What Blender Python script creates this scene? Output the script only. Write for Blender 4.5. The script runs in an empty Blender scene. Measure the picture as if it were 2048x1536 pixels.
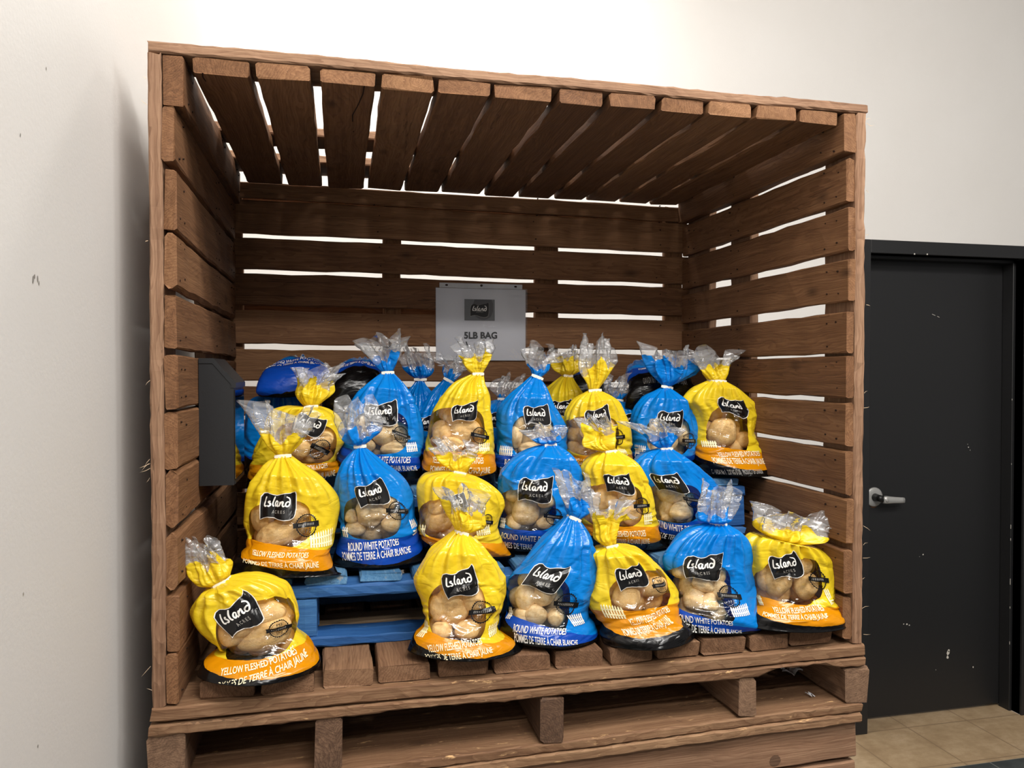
import bpy, math, random
import numpy as np
C = bpy.context.scene.collection
RNG = np.random.RandomState(7)
random.seed(7)

# ------------------------------------------------------------------ helpers
class MB:
    """collects geometry for ONE mesh object (verts, faces, material index, wood coords)"""
    def __init__(s):
        s.v = []; s.f = []; s.m = []; s.w = []; s.n = 0; s.sm = []
    def add(s, v, f, m=0, w=None, smooth=False):
        v = np.asarray(v, float)
        s.v.append(v); s.w.append(np.asarray(w, float) if w is not None else v.copy())
        for q in f:
            s.f.append(tuple(int(i) + s.n for i in q)); s.m.append(m); s.sm.append(smooth)
        s.n += len(v)
    def mesh(s, name, mats):
        me = bpy.data.meshes.new(name)
        v = np.vstack(s.v)
        me.from_pydata(v.tolist(), [], s.f)
        me.polygons.foreach_set('material_index', s.m)
        me.polygons.foreach_set('use_smooth', s.sm)
        a = me.attributes.new('wc', 'FLOAT_VECTOR', 'POINT')
        a.data.foreach_set('vector', np.vstack(s.w).ravel())
        for m in mats: me.materials.append(m)
        me.update()
        return me
    def obj(s, name, mats, parent=None, origin=None):
        if not isinstance(mats, (list, tuple)): mats = [mats]
        me = s.mesh(name, mats)
        return link(name, me, parent, origin)

def link(name, me, parent=None, origin=None):
    o = bpy.data.objects.new(name, me)
    C.objects.link(o)
    if parent is not None: o.parent = parent
    if origin is not None:
        co = np.empty(len(me.vertices) * 3); me.vertices.foreach_get('co', co)
        co = co.reshape(-1, 3) - np.array(origin); me.vertices.foreach_set('co', co.ravel()); me.update()
        o.location = origin
    return o

def tag(o, label=None, cat=None, group=None, kind=None):
    if label: o['label'] = label
    if cat: o['category'] = cat
    if group: o['group'] = group
    if kind: o['kind'] = kind
    return o

def empty(name, loc, label, cat, group=None):
    o = bpy.data.objects.new(name, None); o.empty_display_size = .05
    C.objects.link(o); o.location = loc
    return tag(o, label, cat, group)

def part(mb, name, mats, root, **k):
    """child mesh: geometry is given in world metres, stored relative to the root"""
    o = mb.obj(name, mats, root)
    l = np.array(root.location)
    if root.parent: l = l + np.array(root.parent.location)
    me = o.data
    co = np.empty(len(me.vertices) * 3); me.vertices.foreach_get('co', co)
    co = co.reshape(-1, 3) - l; me.vertices.foreach_set('co', co.ravel()); me.update()
    return tag(o, **k)

def box(mb, x0, x1, y0, y1, z0, z1, m=0, bev=0.0):
    if bev <= 0:
        v = [(x, y, z) for x in (x0, x1) for y in (y0, y1) for z in (z0, z1)]
        f = [(0, 1, 3, 2), (4, 6, 7, 5), (0, 4, 5, 1), (2, 3, 7, 6), (0, 2, 6, 4), (1, 5, 7, 3)]
        mb.add(v, f, m); return
    prof = lambda a0, a1, c0, c1: [(a0 + bev, c0), (a1 - bev, c0), (a1, c0 + bev), (a1, c1 - bev), (a1 - bev, c1), (a0 + bev, c1), (a0, c1 - bev), (a0, c0 + bev)]
    rings = []
    for y, k in ((y0, bev), (y0 + bev, 0), (y1 - bev, 0), (y1, bev)):
        rings += [(x, y, z) for x, z in prof(x0 + k, x1 - k, z0 + k, z1 - k)]
    f = []
    for r in range(3):
        for i in range(8):
            j = (i + 1) % 8
            f.append((r * 8 + i, r * 8 + j, (r + 1) * 8 + j, (r + 1) * 8 + i))
    f.append(tuple(range(7, -1, -1))); f.append(tuple(24 + i for i in range(8)))
    mb.add(rings, f, m)

def board(mb, a, b, w, t, wax, nseg=14, rough=.0008, ch=.003, m=0, nails=(), nm=1, endj=.003, bow=0.0, rag=None, notch=()):
    """timber from a to b (centre line), width w along wax, thickness t; chamfered, slightly rough edges.
    nails: list of (distance along, offset across, side) ; rag: (amplitude, side) splintered edge"""
    a = np.array(a, float); b = np.array(b, float); L = np.linalg.norm(b - a); d = (b - a) / L
    wx = np.array(wax, float); wx -= d * wx.dot(d); wx /= np.linalg.norm(wx); tx = np.cross(d, wx)
    hw, ht = w / 2, t / 2
    prof = np.array([(-hw + ch, -ht), (hw - ch, -ht), (hw, -ht + ch), (hw, ht - ch), (hw - ch, ht), (-hw + ch, ht), (-hw, ht - ch), (-hw, -ht + ch)])
    off = RNG.uniform(-40, 40, 3)
    V = []; W = []
    ph = RNG.uniform(0, 6.28, 6)
    for i in range(nseg + 1):
        s = i / nseg * L
        p = prof + RNG.normal(0, rough, prof.shape)
        p[:, 0] += .0007 * math.sin(s * 9 + ph[0]) + .0005 * math.sin(s * 31 + ph[1])
        p[:, 1] += bow * math.sin(math.pi * s / L) + .0006 * math.sin(s * 13 + ph[2])
        if rag:
            k = (abs(math.sin(s * 5.3 + ph[3]) * math.sin(s * 11.7 + ph[4]) * math.sin(s * 2.9 + ph[5])) ** .6 * .7 + RNG.uniform(0, .45) ** 1.5) * rag[0]
            sel = prof[:, 0] * rag[1] > hw * .7
            p[sel, 0] -= rag[1] * k
        for n0, n1, nd in notch:                                  # broken-out underside
            if n0 < s < n1: p[prof[:, 1] < 0, 1] += nd * min(1, (s - n0) / .03) * min(1, (n1 - s) / .05) * RNG.uniform(.85, 1)
        for q in p:
            e = s + (RNG.uniform(-endj, endj) if i in (0, nseg) else 0)
            V.append(a + d * e + wx * q[0] + tx * q[1]); W.append((e + off[0], q[0] + off[1] * .0 + off[1], q[1] + off[2]))
    f = []
    for i in range(nseg):
        for k in range(8):
            j = (k + 1) % 8
            f.append((i * 8 + k, i * 8 + j, (i + 1) * 8 + j, (i + 1) * 8 + k))
    f.append(tuple(range(7, -1, -1))); f.append(tuple(nseg * 8 + k for k in range(8)))
    mb.add(V, f, m, W)
    for (s, o, side) in nails:
        r = RNG.uniform(.0012, .0021); c = a + d * s + wx * o + tx * side * (ht + .0016)
        n = 7; an = np.linspace(0, 2 * math.pi, n, endpoint=False) + RNG.uniform(0, 1)
        ring = [c + d * (r * 1.3 * math.cos(q)) + wx * (r * math.sin(q)) for q in an]
        ring2 = [x - tx * side * .004 for x in ring]
        fs = [tuple(range(n)) if side > 0 else tuple(range(n - 1, -1, -1))]
        for k in range(n):
            fs.append((k, n + k, n + (k + 1) % n, (k + 1) % n))
        mb.add(ring + ring2, fs, nm)

# ------------------------------------------------------------------ materials
def mat(name):
    m = bpy.data.materials.new(name); m.use_nodes = True
    nt = m.node_tree; nt.nodes.clear()
    return m, nt
class N:
    def __init__(s, nt): s.nt = nt
    def __call__(s, typ, **k):
        n = s.nt.nodes.new('ShaderNode' + typ)
        for a, v in k.items():
            if a.startswith('i_'):
                key = a[2:]; key = int(key) if key.isdigit() else key.replace('_', ' ')
                s.put(n.inputs[key], v)
            else: setattr(n, a, v)
        return n
    def put(s, sock, v):
        if hasattr(v, 'outputs'): s.nt.links.new(v.outputs[0], sock)
        elif isinstance(v, bpy.types.NodeSocket): s.nt.links.new(v, sock)
        else: sock.default_value = v
    def math(s, op, a, b=0.0, c=None, clamp=False):
        n = s('Math', operation=op); n.use_clamp = clamp
        s.put(n.inputs[0], a); s.put(n.inputs[1], b)
        if c is not None: s.put(n.inputs[2], c)
        return n.outputs[0]
    def ramp(s, fac, stops, interp='LINEAR'):
        n = s('ValToRGB'); n.color_ramp.interpolation = interp
        e = n.color_ramp.elements
        while len(e) < len(stops): e.new(.5)
        for q, (p, c) in zip(e, stops): q.position = p; q.color = c if len(c) == 4 else (*c, 1)
        s.put(n.inputs[0], fac); return n.outputs[0]
    def mix(s, fac, a, b, blend='MIX'):
        n = s('Mix', data_type='RGBA', blend_type=blend)
        s.put(n.inputs[0], fac); s.put(n.inputs[6], a if not isinstance(a, tuple) else (*a, 1)[:4]); s.put(n.inputs[7], b if not isinstance(b, tuple) else (*b, 1)[:4])
        return n.outputs[2]
    def vmul(s, v, xyz):
        n = s('VectorMath', operation='MULTIPLY'); s.put(n.inputs[0], v); n.inputs[1].default_value = xyz; return n.outputs[0]
    def noise(s, v, scale, detail=4, rough=.55, dist=0.0):
        n = s('TexNoise'); n.inputs['Scale'].default_value = scale; n.inputs['Detail'].default_value = detail
        n.inputs['Roughness'].default_value = rough; n.inputs['Distortion'].default_value = dist
        s.put(n.inputs['Vector'], v); return n.outputs[0]
    def out(s, sh):
        o = s('OutputMaterial'); s.put(o.inputs[0], sh)
def srgb(r, g, b):
    f = lambda c: (c / 12.92 if c <= .04045 else ((c + .055) / 1.055) ** 2.4)
    return (f(r / 255), f(g / 255), f(b / 255))

def wood(name, dark, mid, light, rough=.75, grain=1.0, wear=None, wearamt=.0):
    m, nt = mat(name); n = N(nt)
    at = n('Attribute', attribute_name='wc').outputs['Vector']
    sep = n('SeparateXYZ', i_0=at)
    lo = n.noise(n.vmul(at, (2.2, 9, 9)), 1.0, 3)
    wob = n.noise(n.vmul(at, (5, 22, 22)), 1.0, 3)
    fine = n.noise(n.vmul(at, (9, 420, 420)), 1.0, 3, .65)
    med = n.noise(n.vmul(at, (3.5, 95, 95)), 1.0, 4, .6)
    # growth rings round a wandering pith
    yy = n.math('MULTIPLY_ADD', lo, .10, sep.outputs[1]); zz = n.math('MULTIPLY_ADD', wob, .035, sep.outputs[2])
    fy = n.math('PINGPONG', yy, .11); fz = n.math('PINGPONG', zz, .07)
    r = n.math('SQRT', n.math('ADD', n.math('MULTIPLY', fy, fy), n.math('MULTIPLY', fz, fz)))
    ring = n.math('FRACT', n.math('MULTIPLY', r, 210.0))
    rings = n.math('POWER', ring, 2.2)
    # knots
    vo = n('TexVoronoi', feature='F1'); vo.inputs['Scale'].default_value = 1.0
    n.put(vo.inputs['Vector'], n.vmul(at, (6.0, 13.0, 13.0)))
    kn = n.math('SUBTRACT', 1.0, n.math('MULTIPLY', vo.outputs['Distance'], 5.6), clamp=True)
    kn = n.math('MULTIPLY', kn, n.math('GREATER_THAN', n('SeparateXYZ', i_0=vo.outputs['Color']).outputs[0], .62))
    tone = n.noise(n.vmul(at, (.35, .35, .35)), 1.0, 1)
    f = n.math('ADD', n.math('MULTIPLY', med, .55), n.math('MULTIPLY', fine, .42))
    f = n.math('ADD', f, n.math('MULTIPLY', rings, -.16 * grain))
    f = n.math('ADD', f, n.math('MULTIPLY_ADD', tone, .7, -.28))
    col = n.ramp(f, [(.12, dark), (.42, mid), (.78, light)])
    col = n.mix(n.math('MULTIPLY', kn, .75), col, tuple(c * .38 for c in dark))
    dirt = n.ramp(n.noise(n.vmul(at, (5, 12, 12)), 1.0, 5, .7), [(.35, (0, 0, 0)), (.62, (1, 1, 1))])
    col = n.mix(n.math('MULTIPLY', dirt, .22), tuple(c * .55 for c in mid), col) if False else n.mix(.30, col, n.mix(dirt, tuple(c * .5 for c in mid), col))
    ck = n.noise(n.vmul(at, (1.1, 48, 48)), 1.0, 2, .5)
    ckl = n.math('MULTIPLY', n.math('LESS_THAN', n.math('ABSOLUTE', n.math('SUBTRACT', ck, .5)), .0045), n.math('GREATER_THAN', n.noise(n.vmul(at, (1.7, 7, 7)), 1.0, 2), .57))
    col = n.mix(n.math('MULTIPLY', ckl, .42), col, tuple(c * .22 for c in dark))
    if wear:
        wm = n.ramp(n.noise(n.vmul(at, (14, 60, 60)), 1.0, 6, .7), [(.60 - wearamt, (0, 0, 0)), (.66 - wearamt, (1, 1, 1))])
        col = n.mix(wm, col, wear)
    bs = n('BsdfPrincipled'); n.put(bs.inputs['Base Color'], col)
    bs.inputs['Roughness'].default_value = rough; bs.inputs['Specular IOR Level'].default_value = .25
    bp = n('Bump'); bp.inputs['Strength'].default_value = .55; bp.inputs['Distance'].default_value = .0014
    n.put(bp.inputs['Height'], n.math('ADD', n.math('MULTIPLY', med, .7), n.math('MULTIPLY', fine, .7)))
    n.put(bs.inputs['Normal'], bp); n.out(bs)
    return m

M = {}
M['crate'] = wood('crate_wood', srgb(74, 49, 32), srgb(116, 80, 53), srgb(154, 114, 80))
M['deck'] = wood('base_slat_wood', srgb(70, 49, 35), srgb(108, 78, 56), srgb(146, 112, 84))
M['post'] = wood('post_wood', srgb(88, 62, 45), srgb(132, 99, 76), srgb(172, 138, 110))
M['pallet'] = wood('pallet_wood', srgb(72, 50, 35), srgb(118, 86, 62), srgb(164, 130, 98), wear=srgb(205, 165, 118), wearamt=-.02)
M['oldwood'] = wood('old_wood', srgb(50, 37, 29), srgb(94, 70, 54), srgb(142, 112, 88))
M['bluewood'] = wood('blue_painted_wood', srgb(26, 60, 108), srgb(42, 88, 146), srgb(74, 124, 178), grain=.3, rough=.6, wear=srgb(120, 146, 168), wearamt=-.05)
M['bluedeck'] = wood('worn_blue_painted_wood', srgb(42, 84, 124), srgb(66, 112, 152), srgb(112, 150, 178), grain=.5, wear=srgb(132, 136, 134), wearamt=0.0)
M['greyboard'] = wood('bare_grey_wood', srgb(70, 58, 46), srgb(116, 98, 78), srgb(150, 130, 106))

def plain(name, col, rough=.5, spec=.5, metal=0.0, bump=0.0, bscale=60, coat=0.0):
    m, nt = mat(name); n = N(nt)
    bs = n('BsdfPrincipled'); bs.inputs['Base Color'].default_value = (*col, 1)
    bs.inputs['Roughness'].default_value = rough; bs.inputs['Specular IOR Level'].default_value = spec
    bs.inputs['Metallic'].default_value = metal; bs.inputs['Coat Weight'].default_value = coat
    if bump:
        tc = n('TexCoord'); bp = n('Bump'); bp.inputs['Strength'].default_value = bump; bp.inputs['Distance'].default_value = .002
        n.put(bp.inputs['Height'], n.noise(tc.outputs['Object'], bscale, 4)); n.put(bs.inputs['Normal'], bp)
    n.out(bs); return m
M['nail'] = plain('nail_hole', srgb(44, 29, 21), .8, .2)
M['fibre'] = plain('wood_fibre', srgb(205, 180, 150), .7, .2)
M['blackprint'] = plain('black_print', srgb(14, 13, 14), .28, .5)
M['whiteprint'] = plain('white_print', srgb(238, 236, 230), .35, .4)
M['dimprint'] = plain('grey_print', srgb(150, 146, 140), .35, .4)
M['creamprint'] = plain('cream_print', srgb(250, 236, 196), .35, .4)
M['paleyellow'] = plain('pale_yellow_print', srgb(250, 238, 188), .35, .4)
M['clip'] = plain('clip_plastic', srgb(240, 232, 215), .4, .5)
M['blackbox'] = plain('black_sheet_metal', srgb(27, 28, 30), .42, .5, bump=.05, bscale=300)
M['gloss'] = plain('glossy_black_panel', srgb(10, 11, 14), .06, .9, coat=1.0)
M['doorpaint'] = plain('black_door_paint', srgb(31, 31, 32), .45, .45, bump=.04, bscale=90)
M['chip'] = plain('chipped_paint', srgb(205, 200, 190), .8, .2)
M['steel'] = plain('satin_steel', srgb(176, 175, 172), .38, .5, metal=.35)
M['rubber'] = plain('black_collar', srgb(22, 22, 22), .4, .4)
M['rust'] = plain('old_brown_paint', srgb(120, 84, 58), .8, .2)
M['paper'] = plain('white_paper', srgb(206, 206, 212), .8, .2)
M['scrap'] = plain('scrap_paper', srgb(225, 225, 228), .7, .2, bump=.4, bscale=80)
M['printgrey'] = plain('grey_photo_print', srgb(92, 92, 94), .6, .3)
M['printdark'] = plain('dark_photo_print', srgb(48, 48, 48), .6, .3)
M['ink'] = plain('black_ink', srgb(24, 24, 28), .6, .3)
M['tack'] = plain('tack_metal', srgb(70, 66, 62), .35, .5, metal=.8)
M['lamp'] = None

def wallmat():
    m, nt = mat('white_wall_paint'); n = N(nt)
    tc = n('TexCoord').outputs['Object']
    bs = n('BsdfPrincipled')
    n.put(bs.inputs['Base Color'], n.mix(n.noise(tc, 3, 3), srgb(212, 208, 203), srgb(218, 215, 211)))
    bs.inputs['Roughness'].default_value = .55; bs.inputs['Specular IOR Level'].default_value = .3
    bp = n('Bump'); bp.inputs['Strength'].default_value = .12; bp.inputs['Distance'].default_value = .002
    n.put(bp.inputs['Height'], n.noise(tc, 160, 3)); n.put(bs.inputs['Normal'], bp); n.out(bs); return m
M['wall'] = wallmat()
def floormat():
    m, nt = mat('floor_tiles'); n = N(nt)
    tc = n('TexCoord').outputs['Object']; sp = n('SeparateXYZ', i_0=tc)
    def grid(ox, oy, s, g):
        fx = n.math('PINGPONG', n.math('SUBTRACT', sp.outputs[0], ox), s / 2)
        fy = n.math('PINGPONG', n.math('SUBTRACT', sp.outputs[1], oy), s / 2)
        return n.math('LESS_THAN', n.math('MINIMUM', fx, fy), g)
    st = n.noise(tc, 7, 6, .7); st2 = n.noise(n.vmul(tc, (1, 3, 1)), 14, 6, .75)
    tile = n.ramp(st, [(.3, srgb(150, 126, 96)), (.5, srgb(170, 146, 114)), (.7, srgb(186, 163, 132))])
    tile = n.mix(n.ramp(st2, [(.45, (0, 0, 0)), (.75, (.6, .6, .6))]), tile, srgb(150, 124, 94))
    tile = n.mix(grid(2.95, 1.754, .335, .0035), tile, srgb(138, 116, 90))
    slate = n.ramp(st, [(.3, srgb(46, 50, 50)), (.7, srgb(76, 82, 82))])
    slate = n.mix(grid(3.062, 1.395, .30, .0025), slate, srgb(120, 122, 118))
    dark = n.math('LESS_THAN', sp.outputs[1], 1.395)
    bs = n('BsdfPrincipled'); n.put(bs.inputs['Base Color'], n.mix(dark, tile, slate))
    bs.inputs['Roughness'].default_value = .42
    bp = n('Bump'); bp.inputs['Strength'].default_value = .25; bp.inputs['Distance'].default_value = .003
    n.put(bp.inputs['Height'], st2); n.put(bs.inputs['Normal'], bp); n.out(bs); return m
M['floor'] = floormat()

def potatomat(name, a, b, c, spots):
    m, nt = mat(name); n = N(nt)
    tc = n('TexCoord').outputs['Object']; inf = n('ObjectInfo').outputs['Random']
    ad = n('VectorMath', operation='ADD'); n.put(ad.inputs[0], tc)
    cx = n('CombineXYZ'); n.put(cx.inputs[0], n.math('MULTIPLY', inf, 37.0)); n.put(cx.inputs[2], n.math('MULTIPLY', inf, 11.0)); n.put(ad.inputs[1], cx)
    v = ad.outputs[0]
    f = n.noise(v, 2.2, 6, .68)
    col = n.ramp(f, [(.28, a), (.5, b), (.72, c)])
    sp = n('TexVoronoi'); sp.inputs['Scale'].default_value = 5.5; n.put(sp.inputs['Vector'], v)
    sm = n.math('LESS_THAN', n.math('ADD', sp.outputs['Distance'], n.math('MULTIPLY', n.noise(v, 16, 2), .12)), .13)
    col = n.mix(n.math('MULTIPLY', sm, .6), col, spots)
    col = n.mix(n.math('MULTIPLY', n.ramp(n.noise(v, 26, 4, .7), [(.52, (0, 0, 0)), (.7, (1, 1, 1))]), .35), col, spots)
    bs = n('BsdfPrincipled'); n.put(bs.inputs['Base Color'], col)
    bs.inputs['Roughness'].default_value = .55; bs.inputs['Specular IOR Level'].default_value = .3
    bp = n('Bump'); bp.inputs['Strength'].default_value = .25; bp.inputs['Distance'].default_value = .05
    n.put(bp.inputs['Height'], n.noise(v, 9, 5, .7)); n.put(bs.inputs['Normal'], bp); n.out(bs); return m
M['poty'] = potatomat('yellow_potato_skin', srgb(222, 172, 104), srgb(246, 204, 136), srgb(252, 220, 162), srgb(128, 86, 46))
M['potb'] = potatomat('white_potato_skin', srgb(216, 176, 120), srgb(246, 214, 160), srgb(252, 232, 190), srgb(132, 96, 58))

def wrinkle(n, fine=1.0):
    """bump height of crinkled film"""
    tc = n('TexCoord').outputs['Object']
    a = n.noise(n.vmul(tc, (11, 11, 20)), 1.0, 2, .5, .8)
    vo = n('TexVoronoi', feature='DISTANCE_TO_EDGE'); vo.inputs['Scale'].default_value = 17
    n.put(vo.inputs['Vector'], n.vmul(tc, (1, 1, 1.5)))
    cr = n.math('MINIMUM', vo.outputs['Distance'], .16)
    ri = n.noise(n.vmul(tc, (16, 16, 44)), 1.0, 2, .4, 1.2)
    rid = n.math('ABSOLUTE', n.math('SUBTRACT', ri, .5))
    h = n.math('ADD', n.math('MULTIPLY', a, 1.0), n.math('MULTIPLY', cr, 1.4))
    h = n.math('ADD', h, n.math('MULTIPLY', rid, 1.6 * fine))
    return h, ri
def clearfilm(n, nrm, amt=1.0, haze=(.86, .87, .88)):
    tr = n('BsdfTransparent'); tr.inputs[0].default_value = (.97, .97, .97, 1)
    gl = n('BsdfGlossy'); gl.inputs['Roughness'].default_value = .10; n.put(gl.inputs['Normal'], nrm)
    di = n('BsdfDiffuse'); di.inputs[0].default_value = (*haze, 1); n.put(di.inputs['Normal'], nrm)
    fr = n('LayerWeight'); fr.inputs[0].default_value = .25; n.put(fr.inputs['Normal'], nrm)
    f = n.math('MULTIPLY_ADD', fr.outputs['Fresnel'], .85 * amt, .07 * amt, clamp=True)
    m1 = n('MixShader'); n.put(m1.inputs[0], f); n.put(m1.inputs[1], tr); n.put(m1.inputs[2], gl)
    return m1, di
def filmmat(name, main, band):
    m, nt = mat(name); n = N(nt)
    h, ri = wrinkle(n)
    bp = n('Bump'); bp.inputs['Strength'].default_value = .5; bp.inputs['Distance'].default_value = .0048; n.put(bp.inputs['Height'], h)
    tc = n('TexCoord').outputs['Object']
    jit = n.math('MULTIPLY_ADD', n.noise(tc, 55, 2), .10, -.05)
    win = n.math('LESS_THAN', n.math('ADD', n('Attribute', attribute_name='win').outputs['Fac'], jit), 0.0)
    bj = n.math('MULTIPLY_ADD', n.noise(tc, 40, 2), .006, -.003)
    isb = n.math('LESS_THAN', n.math('ADD', n('Attribute', attribute_name='band').outputs['Fac'], bj), 0.0)
    isk = n.math('LESS_THAN', n.math('ADD', n('Attribute', attribute_name='black').outputs['Fac'], bj), 0.0)
    col = n.mix(isb, main, band); col = n.mix(isk, col, srgb(13, 12, 13))
    win = n.math('MULTIPLY', win, n.math('SUBTRACT', 1.0, isb))
    bs = n('BsdfPrincipled'); n.put(bs.inputs['Base Color'], col)
    bs.inputs['Roughness'].default_value = .22; bs.inputs['Specular IOR Level'].default_value = .55
    n.put(bs.inputs['Normal'], bp)
    tl = n('BsdfTranslucent'); n.put(tl.inputs[0], col)
    op = n('MixShader'); op.inputs[0].default_value = .30; n.put(op.inputs[1], bs); n.put(op.inputs[2], tl)
    cf, di = clearfilm(n, bp.outputs[0], .8)
    mx = n('MixShader'); n.put(mx.inputs[0], win); n.put(mx.inputs[1], op); n.put(mx.inputs[2], cf)
    n.out(mx); return m
def tailmat(name, main):
    m, nt = mat(name); n = N(nt)
    h, ri = wrinkle(n, 1.5)
    bp = n('Bump'); bp.inputs['Strength'].default_value = .8; bp.inputs['Distance'].default_value = .004; n.put(bp.inputs['Height'], h)
    tc = n('TexCoord').outputs['Object']
    cl = n.math('GREATER_THAN', n.math('ADD', n('Attribute', attribute_name='clear').outputs['Fac'], n.math('MULTIPLY_ADD', n.noise(tc, 45, 2), .4, -.2)), 0.0)
    bs = n('BsdfPrincipled'); bs.inputs['Base Color'].default_value = (*main, 1)
    bs.inputs['Roughness'].default_value = .3; bs.inputs['Specular IOR Level'].default_value = .45; n.put(bs.inputs['Normal'], bp)
    tl = n('BsdfTranslucent'); tl.inputs[0].default_value = (*main, 1)
    op = n('MixShader'); op.inputs[0].default_value = .3; n.put(op.inputs[1], bs); n.put(op.inputs[2], tl)
    cf, di = clearfilm(n, bp.outputs[0], 1.0)
    c2 = n('MixShader'); c2.inputs[0].default_value = .16; n.put(c2.inputs[1], cf); n.put(c2.inputs[2], di)
    mx = n('MixShader'); n.put(mx.inputs[0], cl); n.put(mx.inputs[1], op); n.put(mx.inputs[2], c2)
    n.out(mx); return m
YEL, ORA = srgb(246, 216, 44), srgb(234, 152, 8)
BLU, DBL = srgb(4, 134, 224), srgb(14, 76, 186)
M['filmy'] = filmmat('yellow_bag_film', YEL, ORA); M['filmb'] = filmmat('blue_bag_film', BLU, DBL)
M['taily'] = tailmat('yellow_bag_tail_film', YEL); M['tailb'] = tailmat('blue_bag_tail_film', BLU)
def sleevemat():
    m, nt = mat('clear_sleeve'); n = N(nt)
    tc = n('TexCoord').outputs['Object']
    bp = n('Bump'); bp.inputs['Strength'].default_value = .6; bp.inputs['Distance'].default_value = .01; n.put(bp.inputs['Height'], n.noise(tc, 14, 3, .5, .8))
    cf, di = clearfilm(n, bp.outputs[0], 1.2); n.out(cf); return m
M['sleeve'] = sleevemat()
def stripmat():
    m, nt = mat('hazy_strip'); n = N(nt)
    tc = n('TexCoord').outputs['Object']
    cf, di = clearfilm(n, n('NewGeometry').outputs['Normal'], 1.0)
    c2 = n('MixShader'); c2.inputs[0].default_value = .45; n.put(c2.inputs[1], cf); n.put(c2.inputs[2], di); n.out(c2); return m
M['strip'] = stripmat()

# ------------------------------------------------------------------ room
ZF = -1.135; XL = -.058; YB = 1.75; ZC = 2.75
def slab(name, *b, m=None):
    mb = MB(); box(mb, *b); o = mb.obj(name, m); tag(o, kind='structure'); return o
slab('floor', XL - .15, 6.5, -5.0, 2.1, ZF - .1, ZF, m=M['floor'])
slab('ceiling', XL - .15, 6.5, -5.0, 2.1, ZC, ZC + .1, m=M['wall'])
DX0, DX1, DZ = 2.72, 3.59, 1.114       # door opening
mb = MB()
box(mb, XL - .15, DX0, YB, YB + .2, ZF, ZC); box(mb, DX1, 6.5, YB, YB + .2, ZF, ZC); box(mb, DX0, DX1, YB, YB + .2, DZ, ZC)
tag(mb.obj('wall_back', M['wall']), kind='structure')
# left wall with small scuffs and pinholes
mb = MB(); box(mb, XL - .15, XL, -5.0, YB, ZF, ZC)
for (y, z, r) in ((-.331, .674, .0042), (-.326, .679, .003), (-.316, .677, .0035), (-.312, .672, .0025), (-.365, .84, .002), (-.37, .3, .002), (-.33, .10, .002), (-.40, -.05, .0025), (-.28, .95, .0018)):
    an = np.linspace(0, 6.28, 8)[:-1] + RNG.uniform(0, 1)
    v = [(XL + .0006, y + r * .7 * math.cos(q) * RNG.uniform(.6, 1.2), z + r * 1.3 * math.sin(q) * RNG.uniform(.6, 1.2)) for q in an]
    mb.add(v, [tuple(range(7))], 1)
tag(mb.obj('wall_left', [M['wall'], M['dimprint']]), kind='structure')
# door frame (hollow metal, black) with reveal and stop
mb = MB(); fw = .062
box(mb, DX0 - fw, DX0, YB - .012, YB + .14, ZF, DZ + fw, bev=.002); box(mb, DX1, DX1 + fw, YB - .012, YB + .14, ZF, DZ + fw, bev=.002)
box(mb, DX0, DX1, YB - .012, YB + .14, DZ, DZ + fw, bev=.002)
box(mb, DX1 - .016, DX1, YB + .045, YB + .108, ZF, DZ, bev=.002); box(mb, DX0, DX0 + .016, YB + .045, YB + .108, ZF, DZ, bev=.002)
box(mb, DX0, DX1, YB + .045, YB + .108, DZ - .016, DZ, bev=.002)
for (z, dx, h) in ((.42, .0, .008), (.1, 0, .006), (-.22, 0, .02), (-.28, 0, .012), (-.5, 0, .03), (-.62, 0, .01), (-.8, 0, .015)):
    box(mb, DX1 - .0165, DX1 - .0158, YB + .044, YB + .047, z, z + h, 1)
for (x, z) in ((3.61, .36), (3.612, -.1), (3.608, -.35), (3.02, 1.114), (2.95, 1.113)):
    box(mb, x, x + .006, YB - .0135, YB - .012, z, z + .006, 1)
tag(mb.obj('trim_1', [M['doorpaint'], M['chip']]), kind='structure')
root = empty('door_1', (3.16, YB + .13, ZF), 'black painted flush door with steel lever, in black frame behind the crate', 'door'); tag(root, kind='structure')
mb = MB(); box(mb, DX0 + .004, DX1 - .004, YB + .11, YB + .155, ZF + .012, DZ - .004, bev=.002)
def chip(x, z, r):
    k = 7; an = np.linspace(0, 6.28, k + 1)[:-1]
    v = [(x + r * math.cos(q) * RNG.uniform(.5, 1.2), YB + .1092, z + r * math.sin(q) * RNG.uniform(.5, 1.2)) for q in an]
    mb.add(v, [tuple(range(k - 1, -1, -1))], 1)
for x, z, r in ((3.03, -.68, .006), (3.045, -.685, .004), (3.012, -.677, .004), (3.27, -.84, .012), (3.268, -.862, .008), (3.275, -.83, .007), (3.42, -.925, .005), (3.20, -.92, .003), (3.12, -.34, .004), (3.10, -.35, .002), (3.38, .185, .004), (3.39, .17, .003), (3.375, .2, .002)):
    chip(x, z, r)
for (x, z, a, l) in ((3.16, .845, -.35, .02), (3.19, .835, -.4, .014)):
    dx, dz = l * math.cos(a), l * math.sin(a)
    mb.add([(x, YB + .1092, z), (x + dx, YB + .1092, z + dz), (x + dx, YB + .1092, z + dz + .002), (x, YB + .1092, z + .002)], [(0, 1, 2, 3)], 1)
part(mb, 'door_leaf', [M['doorpaint'], M['chip']], root)
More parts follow.
